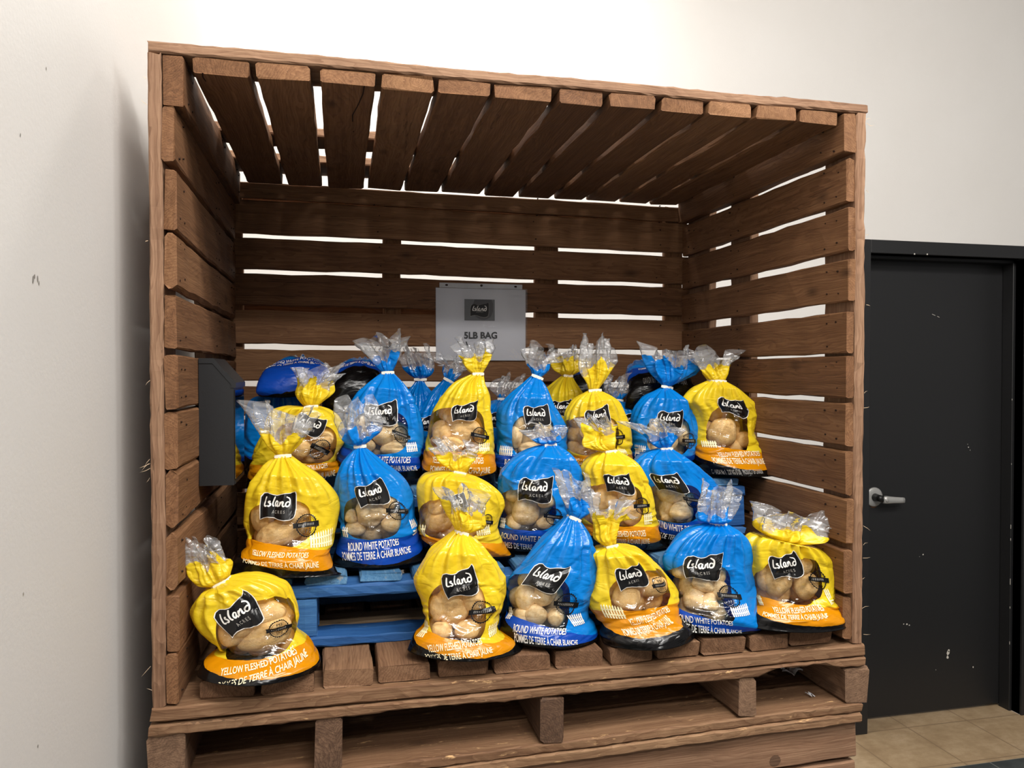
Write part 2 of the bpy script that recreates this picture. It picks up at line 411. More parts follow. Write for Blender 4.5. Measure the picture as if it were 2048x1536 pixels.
def lathe(mb, c, axis, prof, n=28, m=0, sm=True):
    ax = np.array(axis, float); ax /= np.linalg.norm(ax); u = np.cross(ax, (0, 0, 1)); u = u / np.linalg.norm(u) if np.linalg.norm(u) > .1 else np.array((1., 0, 0)); w = np.cross(ax, u)
    V = []; F = []
    for d, r in prof:
        for k in range(n):
            q = 2 * math.pi * k / n; V.append(np.array(c) + ax * d + u * (r * math.cos(q)) + w * (r * math.sin(q)))
    for i in range(len(prof) - 1):
        for k in range(n):
            j = (k + 1) % n; F.append((i * n + k, i * n + j, (i + 1) * n + j, (i + 1) * n + k))
    F.append(tuple(range(n - 1, -1, -1))); F.append(tuple((len(prof) - 1) * n + k for k in range(n)))
    mb.add(V, F, m, smooth=sm)
hx, hz, yd = 2.838, -.045, YB + .11
mb = MB(); lathe(mb, (hx, yd, hz), (0, -1, 0), [(0, .047), (.004, .047), (.008, .042), (.010, .026)], 32)
rose = part(mb, 'handle_rose', M['steel'], root)
mb = MB(); lathe(mb, (hx, yd + .0005, hz - .03), (0, -1, 0), [(0, .024), (.001, .024)], 16); part(mb, 'old_paint_patch', M['rust'], root)
mb = MB(); lathe(mb, (hx, yd - .010, hz), (0, -1, 0), [(0, .019), (.03, .016), (.05, .016)], 24)
part(mb, 'handle_collar', M['rubber'], root)
mb = MB(); yl = yd - .052
prof = [(.0, .018, .016), (.02, .019, .017), (.06, .016, .014), (.1, .0145, .011), (.118, .014, .010)]
V = []; F = []
for d, hh, tt in prof:
    for k in range(12):
        q = 2 * math.pi * k / 12; V.append((hx + .01 + d, yl + tt * .8 * math.sin(q), hz - .006 - d * .06 + hh * math.copysign(abs(math.cos(q)) ** .6, math.cos(q))))
for i in range(len(prof) - 1):
    for k in range(12):
        j = (k + 1) % 12; F.append((i * 12 + k, i * 12 + j, (i + 1) * 12 + j, (i + 1) * 12 + k))
F.append(tuple(range(11, -1, -1))); F.append(tuple(48 + k for k in range(12)))
mb.add(V, F, 0, smooth=True); lev = part(mb, 'lever_handle', M['steel'], root)
mb = MB(); lathe(mb, (hx + .024, yl - .011, hz - .007), (0, -1, 0), [(0, .008), (.004, .008), (.0042, .004)], 16); part(mb, 'lock_button', M['steel'], root)

# ------------------------------------------------------------------ slatted crate
CW, CD, CH = 1.36, .775, 1.09
crate = empty('potato_crate', (.68, .39, -.026), 'big brown slatted wooden crate standing open-fronted, stacked full of potato bags', 'crate')
LZ = [(1.007, 1.090), (.912, 1.003), (.797, .898), (.701, .793), (.601, .691), (.499, .589), (.397, .493), (.299, .394), (.194, .289), (.090, .184), (.001, .086)]
RZ = [(1.007, 1.086), (.909, .997), (.809, .897), (.706, .792), (.600, .685), (.508, .594), (.410, .498), (.309, .399), (.208, .300), (.108, .196), (.012, .096)]
TX = [(.070, .160), (.172, .261), (.277, .370), (.384, .475), (.483, .576), (.586, .694), (.708, .793), (.807, .899), (.913, .999), (1.009, 1.100), (1.113, 1.198), (1.210, 1.297)]
DXs = [(.073, .164), (.174, .262), (.276, .364), (.374, .468), (.483, .575), (.587, .694), (.704, .798), (.810, .898), (.910, .999), (1.003, 1.098), (1.108, 1.193), (1.200, 1.296)]
YP = [(.0, .105), (.41, .515), (.635, .773)]
def nl(L, w, side, ys=(.03, .07, .44, .48, .69, .73)):
    return [(y * (L / .775) + RNG.uniform(-.006, .006), s * w * .3 + RNG.uniform(-.006, .006), side) for y in ys for s in (-1, 1) if RNG.rand() < .85]
# left side
mb = MB()
for i, (z0, z1) in enumerate(LZ):
    t = .034 if i == 0 else .0200
    y0 = RNG.uniform(0.001, .007); zc = (z0 + z1) / 2
    board(mb, (.0225 + t / 2, y0, zc), (.0225 + t / 2, .772, zc), z1 - z0, t, (0, 0, 1), nails=nl(.77, z1 - z0, 1), ch=.007 if i in (7, 8, 3) else .003)
ls = part(mb, 'left_side_panel', [M['crate'], M['nail']], crate)
for k, (a, b) in enumerate(YP):
    mb = MB(); board(mb, (.011, (a + b) / 2, 0), (.011, (a + b) / 2, CH), b - a, .0215, (0, 1, 0), nseg=60, rough=.0005, rag=(.0022, -1) if k == 0 else None)
    part(mb, 'post', [M['post'], M['nail']], ls)
# right side
mb = MB()
for i, (z0, z1) in enumerate(RZ):
    t = .030 if i == 0 else (.0175 if i < 9 else .022)
    y0 = RNG.uniform(.001, .007); zc = (z0 + z1) / 2
    board(mb, (CW - .0235 - t / 2, y0, zc), (CW - .0235 - t / 2, .772, zc), z1 - z0, t, (0, 0, 1), nails=nl(.77, z1 - z0, -1))
rs = part(mb, 'right_side_panel', [M['crate'], M['nail']], crate)
for k, (a, b) in enumerate(YP):
    mb = MB(); board(mb, (CW - .0115, (a + b) / 2, 0), (CW - .0115, (a + b) / 2, CH - .002), b - a, .0225, (0, 1, 0), nseg=60, rough=.0006, rag=(.0025, -1) if k == 0 else None)
    part(mb, 'post', [M['post'], M['nail']], rs)
# top
mb = MB()
for i, (x0, x1) in enumerate(TX):
    zc = 1.0760 + (-.001 if i > 5 else 0); t = .026
    board(mb, ((x0 + x1) / 2, RNG.uniform(.001, .008), zc), ((x0 + x1) / 2 + .004, .772, zc), x1 - x0, t, (1, 0, 0), nails=nl(.77, x1 - x0, -1))
# long drying cracks in two roof boards
for pts in ([(.352, .0), (.351, .04), (.344, .10), (.335, .16), (.336, .22), (.339, .27)], [(.086, .0), (.083, .02), (.085, .04)]):
    for (xa, ya), (xb, yb_) in zip(pts[:-1], pts[1:]):
        w = .0012
        mb.add([(xa - w, ya, 1.0624), (xa + w, ya, 1.0624), (xb + w, yb_, 1.0624), (xb - w, yb_, 1.0624)], [(0, 3, 2, 1)], 1)
ts = part(mb, 'roof_panel', [M['crate'], M['nail']], crate)
for k, (a, b) in enumerate(YP):
    mb = MB(); board(mb, (.0, (a + b) / 2, CH + .0085 + .002), (CW + .001, (a + b) / 2, CH + .0065 + .002), b - a, .019, (0, 1, 0), nseg=80, rough=.0005, rag=(.0035, -1) if k == 0 else None)
    part(mb, 'roof_beam', [M['post'], M['nail']], ts)
# back
mb = MB()
BZ = [(1.020, 1.062), (.9265, 1.0155), (.8325, .9145), (.7355, .8205), (.6322, .7215), (.534, .6175), (.440, .518), (.344, .428), (.246, .332), (.148, .234), (.050, .136)]
for z0, z1 in BZ:
    zc = (z0 + z1) / 2; dz = -.006
    board(mb, (.004, CD + .0095, zc + .005), (CW - .004, CD + .0095, zc + dz), z1 - z0, .018, (0, 0, 1), nseg=30, rough=.0006,
          nails=[(x + RNG.uniform(-.01, .01), s * .025 + RNG.uniform(-.006, .006), 1) for x in (.03, .41, .86, 1.24) for s in (-1, 1)])
bs_ = part(mb, 'back_panel', [M['crate'], M['nail']], crate)
for x0, x1 in ((.028, .058), (.428, .478), (.867, .937), (1.272, 1.33)):
    mb = MB(); board(mb, ((x0 + x1) / 2, CD + .031, .02), ((x0 + x1) / 2, CD + .031, 1.06), x1 - x0, .022, (1, 0, 0)); part(mb, 'post', [M['crate'], M['nail']], bs_)
for z in (1.018, .728):
    mb = MB(); x1 = 1.33 if z > 1 else .70
    board(mb, (.03, CD + .054, z + .004), (x1, CD + .054, z - .006), .06, .020, (0, 0, 1), nseg=20); part(mb, 'batten', [M['crate'] if z < 1 else M['post'], M['nail']], bs_)
# deck
mb = MB()
for i, (x0, x1) in enumerate(DXs):
    zc = .0165 + .006 * ((x0 + x1) / 2 - .6) * .5; t = .031
    board(mb, ((x0 + x1) / 2, .004 + RNG.uniform(0, .014), zc), ((x0 + x1) / 2, .772, zc), x1 - x0, t, (1, 0, 0), rough=.0009, ch=.004)
ds_ = part(mb, 'base_panel', [M['deck'], M['nail']], crate)
for k, (a, b) in enumerate(((-.004, .105), (.41, .515), (.635, .773))):
    mb = MB(); board(mb, (-.001, (a + b) / 2, -.0125), (CW + .001, (a + b) / 2, -.0125), b - a, .024, (0, 1, 0), nseg=60, rough=.0006, rag=(.0035, -1) if k == 0 else None)
    part(mb, 'base_beam', [M['pallet'], M['nail']], ds_)
# loose wood fibres on the posts
mb = MB()
for i in range(24):
    side = RNG.rand() < .5
    x = RNG.uniform(-.002, .002) if side else CW + RNG.uniform(-.002, .002)
    p = np.array((x, RNG.uniform(-.002, .004), RNG.uniform(.0, 1.08))); sg = -1 if side else 1
    l = RNG.uniform(.005, .019); a = RNG.uniform(-1.0, 1.0)
    d = np.array((sg * math.cos(a), -RNG.uniform(0, .5), math.sin(a))); q = p + d * l + np.array((0, 0, -l * .2)); w = .0004
    mid = (p + q) / 2 + RNG.normal(0, .0012, 3)
    if side: q[0] = max(q[0], -.05)
    n0 = np.array((0, 0, w)); n1 = np.array((0, w, 0))
    V = [p - n0, p + n0, p + n1 * 2, mid - n0, mid + n0, mid + n1 * 2, q]
    mb.add(V, [(0, 1, 4, 3), (1, 2, 5, 4), (2, 0, 3, 5), (3, 4, 6), (4, 5, 6), (5, 3, 6)])
fo = part(mb, 'loose_fibres', M['fibre'], crate, kind='stuff')

# ------------------------------------------------------------------ weathered pallet below the crate
pal = empty('wooden_pallet', (.68, .39, -.145), 'weathered open pallet with five stringers, directly under the slatted crate', 'pallet')
mb = MB()
for a, b in ((-.006, .12), (.15, .27), (.30, .42), (.45, .57), (.60, .76)):
    board(mb, (-.004, (a + b) / 2, -.0385), (CW + .002, (a + b) / 2, -.0355), b - a, .0185, (0, 1, 0), nseg=90, rough=.0005, rag=(.006, -1) if a < 0 else None, notch=((1.128, 1.315, .0125), (.36, .60, .004)) if a < .2 else ())
part(mb, 'deck_boards', [M['pallet'], M['nail']], pal)
for x0, x1 in ((-.008, .050), (.264, .310), (.671, .716), (1.076, 1.114), (1.318, 1.372)):
    mb = MB(); zb = -.145 + .024 * ((x0 + x1) / 2) / 1.36
    xc = (x0 + x1) / 2
    board(mb, (xc, .0, (zb - .048) / 2), (xc, .765, (zb - .048) / 2), -.048 - zb - .0005, x1 - x0, (0, 0, 1), nseg=16, rough=.0016, ch=.005)
    part(mb, 'stringer', [M['oldwood'], M['nail']], pal)
mb = MB()
for k, (a, b) in enumerate(((-.004, .115), (.122, .26), (.30, .42), (.46, .60), (.64, .765))):
    y = (a + b) / 2
    board(mb, (0, y, -.155), (CW - .004, y, -.131), b - a, .0185, (0, 1, 0), nseg=90, rough=.0005, rag=(.007, -1) if k == 0 else None)
part(mb, 'bottom_boards', [M['pallet'], M['nail']], pal)
# paper scraps on the pallet
def scrap(name, c, sx, sy, lab, am):
    mb = MB(); n = 9; V = []; F = []
    for i in range(n):
        for j in range(n):
            u, v = i / (n - 1) - .5, j / (n - 1) - .5
            V.append((c[0] + u * sx * (1 + .2 * math.sin(v * 7)), c[1] + v * sy + .006 * math.sin(u * 9), c[2] + .001 + am * (abs(math.sin(u * 5 + .6)) + .5 * abs(math.sin(v * 8 + u * 4)))))
    for i in range(n - 1):
        for j in range(n - 1): F.append((i * n + j, (i + 1) * n + j, (i + 1) * n + j + 1, i * n + j + 1))
    mb.add(V, F, 0, smooth=True); o = mb.obj(name, M['scrap'], None, (c[0], c[1], c[2]))
    md = o.modifiers.new('thick', 'SOLIDIFY'); md.thickness = .0004
    return tag(o, lab, 'paper scrap')
scrap('paper_scrap', (1.300, .16, -.1185), .060, .034, 'crumpled white paper scrap inside the pallet near its right stringer', .011)
scrap('paper_crumb', (1.275, .055, -.1225), .011, .009, 'tiny white paper crumb on the pallet bottom boards at right', .003)

# ------------------------------------------------------------------ crate underneath
low = empty('lower_crate', (.68, .39, ZF), 'lower brown wooden crate standing on the floor, carrying the pallet', 'crate')
def hz_(z, x): return z + .024 * x / 1.36
mb = MB()
for (z0, z1) in ((-.263, -.185), (-.362, -.272), (-.46, -.37), (-.56, -.47), (-.66, -.57), (-.76, -.67), (-.86, -.77), (-.96, -.87), (-1.06, -.97)):
    zc = (z0 + z1) / 2
    board(mb, (.0, .022, hz_(zc, 0)), (CW - .006, .022, hz_(zc, 1.36)), z1 - z0, .022, (0, 0, 1), nseg=40, rough=.0005, nails=[(x, s * .022, -1) for x in (.02, .43, .9, 1.33) for s in (-1, 1)])
for kx, kz, kr in ((1.166, -.226, .0115), (.47, -.325, .009)):
    an = np.linspace(0, 2 * math.pi, 19)[:-1]
    mb.add([(kx + kr * 1.1 * math.cos(q) * RNG.uniform(.94, 1.05), .0102, kz + kr * math.sin(q) * RNG.uniform(.94, 1.05)) for q in an], [tuple(range(18))], 2)
part(mb, 'front_panel', [M['post'], M['nail'], M['oldwood']], low)
mb = MB(); board(mb, (0, .03, -.175), (CW - .004, .03, -.151), .07, .0195, (0, 1, 0), nseg=90, rough=.0005, rag=(.004, -1)); part(mb, 'top_rail', [M['pallet'], M['nail']], low)
for nm, x in (('left_side_panel', .0), ('right_side_panel', CW - .026)):
    mb = MB()
    for i in range(9):
        z1 = hz_(-.188 - i * .1, x); board(mb, (x + .012, .036, z1 - .045), (x + .012, .77, z1 - .045), .09, .02, (0, 0, 1), nseg=10)
    part(mb, nm, [M['pallet'], M['nail']], low)
mb = MB()
for i in range(9):
    z1 = -.188 - i * .1; board(mb, (.03, .76, z1 - .04), (CW - .03, .76, z1 - .025), .09, .02, (0, 0, 1), nseg=10)
part(mb, 'back_panel', [M['pallet'], M['nail']], low)
for x in (.05, CW - .065):
    for y in (.06, .72):
        mb = MB(); board(mb, (x, y, ZF), (x, y, -.20), .05, .05, (1, 0, 0)); part(mb, 'corner_post', [M['pallet'], M['nail']], low)

# ------------------------------------------------------------------ blue block pallets
def blue_pallet(name, x0, x1, y0, y1, z0, label):
    r = empty(name, ((x0 + x1) / 2, (y0 + y1) / 2, z0), label, 'pallet', 'blue pallets in the crate')
    mb = MB(); n = 11; p = (x1 - x0) / n
    for i in range(n):
        w = p * .78; xc = x0 + p * (i + .5)
        board(mb, (xc, y0 + RNG.uniform(.004, .012), z0 + .126), (xc, y1, z0 + .126), w, .0165, (1, 0, 0), nseg=10, ch=.004, endj=.004)
    part(mb, 'deck_boards', [M['bluedeck'], M['nail']], r)
    ym = (y0 + y1) / 2
    for ya in (y0, ym - .035, y1 - .07):
        mb = MB(); board(mb, (x0, ya + .035, z0 + .106), (x1, ya + .035, z0 + .106), .07, .0225, (0, 1, 0), nseg=40, rough=.001); part(mb, 'cross_board', [M['bluewood'], M['nail']], r)
        for xa, xb in ((x0 + .0, .2655), ((x0 + x1) / 2 - .055, (x0 + x1) / 2 + .055), (x1 - .15, x1)):
            mb = MB(); board(mb, (xa, ya + .036, z0 + .0565), (xb, ya + .036, z0 + .0565), .066, .0745, (0, 1, 0), nseg=6, rough=.0007); part(mb, 'block', [M['bluewood'], M['nail']], r)
        mb = MB(); board(mb, (x0, ya + .036, z0 + .0095), (x1, ya + .036, z0 + .0095), .076, .0185, (0, 1, 0), nseg=40, rough=.0009); part(mb, 'bottom_board', [M['bluewood'], M['nail']], r)
    mb = MB(); board(mb, (x0 + .02, y0 + .115, z0 + .0095), (x1 - .02, y0 + .115, z0 + .0095), .07, .018, (0, 1, 0), nseg=20); part(mb, 'bare_bottom_board', [M['greyboard'], M['nail']], r, label='bare grey-brown bottom board')
    return r
blue_pallet('blue_pallet', .125, 1.272, .135, .755, .0325, 'lower blue pallet on the crate base, its open gap showing at front')
blue_pallet('blue_pallet', .150, 1.268, .312, .755, .168, 'upper blue pallet stacked on the lower one, right end block showing')

# ------------------------------------------------------------------ black payment box on the left side
bx = empty('drop_box', (.042, .275, .34), 'black metal drop box with sloped top fixed to the crate left side', 'box')
def prism(mb, prof, y0, y1, m=0):
    k = len(prof); V = [(x, y0, z) for x, z in prof] + [(x, y1, z) for x, z in prof]
    F = [tuple(range(k)), tuple(range(2 * k - 1, k - 1, -1))] + [(i, k + i, k + (i + 1) % k, (i + 1) % k) for i in range(k)]
    mb.add(V, F, m)
mb = MB(); prism(mb, [(.0435, .341), (.1075, .341), (.1075, .531), (.0685, .577), (.0435, .577)], .2, .352); part(mb, 'box_body', M['blackbox'], bx)
mb = MB(); prism(mb, [(.0435, .5778), (.0685, .5778), (.1025, .5372), (.1025, .5305), (.1115, .5305), (.1115, .5405), (.0705, .588), (.0435, .588)], .1985, .3535); part(mb, 'sloped_lid', M['blackbox'], bx)
mb = MB(); box(mb, .1078, .1095, .204, .349, .352, .526, bev=.0005); part(mb, 'glossy_front', M['gloss'], bx, label='glossy black front panel')
mb = MB(); box(mb, .1078, .1092, .204, .349, .3425, .349); part(mb, 'bottom_lip', M['blackbox'], bx)

# ------------------------------------------------------------------ lettering
_tc = {}
def text2d(s, bold=.0):
    """flat glyph mesh of a string: height about .7, centred"""
    k = (s, bold)
    if k in _tc: return _tc[k]
    cu = bpy.data.curves.new('t', 'FONT'); cu.body = s; cu.size = 1.0; cu.resolution_u = 3; cu.offset = bold; cu.align_x = 'CENTER'
    ob = bpy.data.objects.new('t', cu); C.objects.link(ob); bpy.context.view_layer.update()
    me = bpy.data.meshes.new_from_object(ob.evaluated_get(bpy.context.evaluated_depsgraph_get()))
    v = np.array([tuple(x.co)[:2] for x in me.vertices]).reshape(-1, 2); f = [tuple(p.vertices) for p in me.polygons]
    bpy.data.objects.remove(ob); bpy.data.curves.remove(cu); bpy.data.meshes.remove(me)
    if len(v): v[:, 1] -= .35; v[:, 0] -= (v[:, 0].max() + v[:, 0].min()) / 2
    _tc[k] = (v, f); return _tc[k]
def cr(P, n):
    P = np.array(P, float); Q = np.vstack([2 * P[0] - P[1], P, 2 * P[-1] - P[-2]]); o = []
    for i in range(len(P) - 1):
        a, b, c, d = Q[i:i + 4]
        for t in np.linspace(0, 1, n, endpoint=False):
            o.append(.5 * (2 * b + (c - a) * t + (2 * a - 5 * b + 4 * c - d) * t * t + (3 * b - a - 3 * c + d) * t ** 3))
    o.append(P[-1]); return np.array(o)
def ribbon(P, w, n=5):
    c = cr(P, n); d = np.gradient(c, axis=0); d /= np.linalg.norm(d, axis=1)[:, None] + 1e-9
    nr = np.stack([-d[:, 1], d[:, 0]], 1); k = len(c); ww = w * (.55 + .45 * np.sin(np.linspace(.35, 2.8, k)))[:, None]
    V = np.vstack([c + nr * ww, c - nr * ww]); F = [(i, i + 1, k + i + 1, k + i) for i in range(k - 1)]
    return V, F
SCRIPT = [[(.55, 1.25), (.35, .75), (.2, .2), (.3, .02), (.55, .05)], [(1.0, .62), (.85, .66), (.75, .52), (.92, .35), (.98, .14), (.8, 0), (.62, .08)],
          [(1.65, 1.3), (1.4, .75), (1.3, .25), (1.38, .02), (1.5, .08)], [(2.15, .58), (1.95, .66), (1.75, .4), (1.75, .1), (1.92, .02), (2.1, .3), (2.2, .6)], [(2.2, .62), (2.12, .15), (2.22, 0), (2.36, .1)],
          [(2.55, .62), (2.5, .3), (2.45, 0)], [(2.48, .2), (2.75, .58), (2.92, .6), (2.88, .2), (2.98, .02), (3.15, .1)], [(3.75, .55), (3.55, .66), (3.3, .45), (3.28, .12), (3.5, 0), (3.75, .15), (3.85, .6), (3.75, 1.1), (3.35, 1.35)]]
def island2d():
    V = []; F = []; n = 0
    for s in SCRIPT:
        v, f = ribbon(s, .11); V.append(v); F += [tuple(i + n for i in q) for q in f]; n += len(v)
    V = np.vstack(V); V[:, 0] -= 2.05; V[:, 1] -= .6; return V / 4.0, F
TOPC = [(-.5, .02), (-.475, .17), (-.40, .26), (-.28, .285), (-.15, .23), (-.05, .215), (.06, .25), (.2, .285), (.34, .30), (.44, .35), (.49, .375), (.5, .3)]
BOTC = [(-.5, -.37), (-.4, -.335), (-.28, -.31), (-.1, -.335), (.05, -.39), (.2, -.42), (.34, -.41), (.44, -.36), (.485, -.24), (.5, -.1)]
def patch2d(grow=0.0):
    nx, ny = 40, 14; xs = np.linspace(-.5, .5, nx); tp = np.array(TOPC); bt = np.array(BOTC)
    V = []; F = []
    for x in xs:
        a = np.interp(x, bt[:, 0], bt[:, 1]) - grow; b = np.interp(x, tp[:, 0], tp[:, 1]) + grow
        # concave flanks of the waving flag
        sq = .03 * math.sin((x + .5) * 6.283)
        for j in range(ny): V.append((x * (1 + 2 * grow), a + (b - a) * j / (ny - 1)))
    for i in range(nx - 1):
        for j in range(ny - 1): F.append((i * ny + j, (i + 1) * ny + j, (i + 1) * ny + j + 1, i * ny + j + 1))
    return np.array(V), F
def ring2d(r0, r1, n=48, ser=0.0):
    V = []; F = []
    for k in range(n):
        q = 2 * math.pi * k / n; e = ser if k % 2 else 0
        V += [(r0 * math.cos(q), r0 * math.sin(q)), ((r1 + e) * math.cos(q), (r1 + e) * math.sin(q))]
    for k in range(n):
        j = (k + 1) % n; F.append((2 * k, 2 * k + 1, 2 * j + 1, 2 * j))
    return np.array(V), F
def grid2d(x0, x1, y0, y1, nx, ny, shear=0.0, wav=0.0):
    V = []; F = []
    for i in range(nx):
        for j in range(ny):
            x = x0 + (x1 - x0) * i / (nx - 1); V.append((x, y0 + (y1 - y0) * j / (ny - 1) + shear * x + wav * math.sin(x * 5)))
    for i in range(nx - 1):
        for j in range(ny - 1): F.append((i * ny + j, (i + 1) * ny + j, (i + 1) * ny + j + 1, i * ny + j + 1))
    return np.array(V), F

# ------------------------------------------------------------------ price sign
sg = empty('price_sign', (.702, .772, .70), 'white paper price sign in a clear sleeve tacked to the crate back', 'sign')
SX0, SX1, SZ0, SZ1 = .5735, .832, .594, .797; YS = .7705
mb = MB(); v, f = grid2d(SX0, SX1, SZ0, SZ1, 12, 10)
pts = [(x, YS + .0012 * math.sin(x * 30) * (SZ1 - z) / .2, z) for x, z in v]; mb.add(pts + [(x, y + .0004, z) for x, y, z in pts], f + [tuple(i + len(pts) for i in q[::-1]) for q in f], smooth=True)
part(mb, 'paper_sheet', M['paper'], sg)
mb = MB(); v, f = grid2d(SX0 - .002, SX1 + .004, SZ0 - .001, SZ1 + .002, 30, 26)
mb.add([(x, YS - .0028 - .0018 * math.sin(x * 23 + 1) * math.sin(z * 19), z) for x, z in v], f, smooth=True); part(mb, 'plastic_sleeve', M['sleeve'], sg)
mb = MB(); box(mb, SX0 + .01, SX1 - .01, YS - .0012, YS + .0002, SZ1 + .001, SZ1 + .0145)
for k in range(24):
    x = SX0 + .014 + k * (SX1 - SX0 - .03) / 24; box(mb, x, x + .004, YS - .0020, YS - .0012, SZ1 + .0025, SZ1 + .013, 0)
stp = part(mb, 'binding_strip', M['strip'], sg)
for x in (SX0 + .030, SX1 - .030):
    mb = MB(); mb.add([(x + .0042 * math.cos(q), YS - .0024, SZ1 + .0082 + .0026 * math.sin(q)) for q in np.linspace(0, 6.28, 15)[:-1]], [tuple(range(14))]); part(mb, 'punched_hole', M['nail'], sg)
mb = MB(); lathe(mb, ((SX0 + SX1) / 2, YS - .0008, SZ1 + .009), (0, -1, 0), [(0, .0035), (.002, .0035), (.004, .002)], 14); part(mb, 'tack', M['tack'], sg)
def flat(mb, v, f, x, y, z, s, rot=0, m=0, sx=1.0):
    c, si = math.cos(rot), math.sin(rot)
    mb.add([(x + s * (a * sx * c - b * si), y, z + s * (a * sx * si + b * c)) for a, b in v], f, m)
xc = (SX0 + SX1) / 2 - .003
mb = MB(); v, f = grid2d(-.5, .5, -.5, .5, 2, 2); flat(mb, v, f, xc - .002, YS - .0014, .737, .0600, 0, 0, 1.45); lg = part(mb, 'printed_logo', M['printgrey'], sg)
mb = MB(); v, f = patch2d(.012); flat(mb, v, f, xc - .002, YS - .0016, .738, .053); part(mb, 'logo_outline', M['dimprint'], lg)
mb = MB(); v, f = patch2d(); flat(mb, v, f, xc - .002, YS - .0018, .7385, .053); part(mb, 'logo_patch', M['printdark'], lg)
mb = MB(); v, f = island2d(); flat(mb, v, f, xc - .002, YS - .0020, .741, .043)
v, f = text2d('A C R E S', .01); flat(mb, v, f, xc - .002, YS - .0020, .7315, .006, 0, 1, .8); part(mb, 'lettering', [M['whiteprint'], M['dimprint']], lg)
mb = MB(); v, f = text2d('5LB BAG', .03); flat(mb, v, f, xc + .001, YS - .0016, .6655, .0255, .008)
v, f = text2d('\\', .045); flat(mb, v, f, xc - .038, YS - .0016, .6390, .0215, .06)
v, f = text2d('0', .025); flat(mb, v, f, xc + .0262, YS - .0016, .6275, .0250)
part(mb, 'lettering', M['ink'], sg)

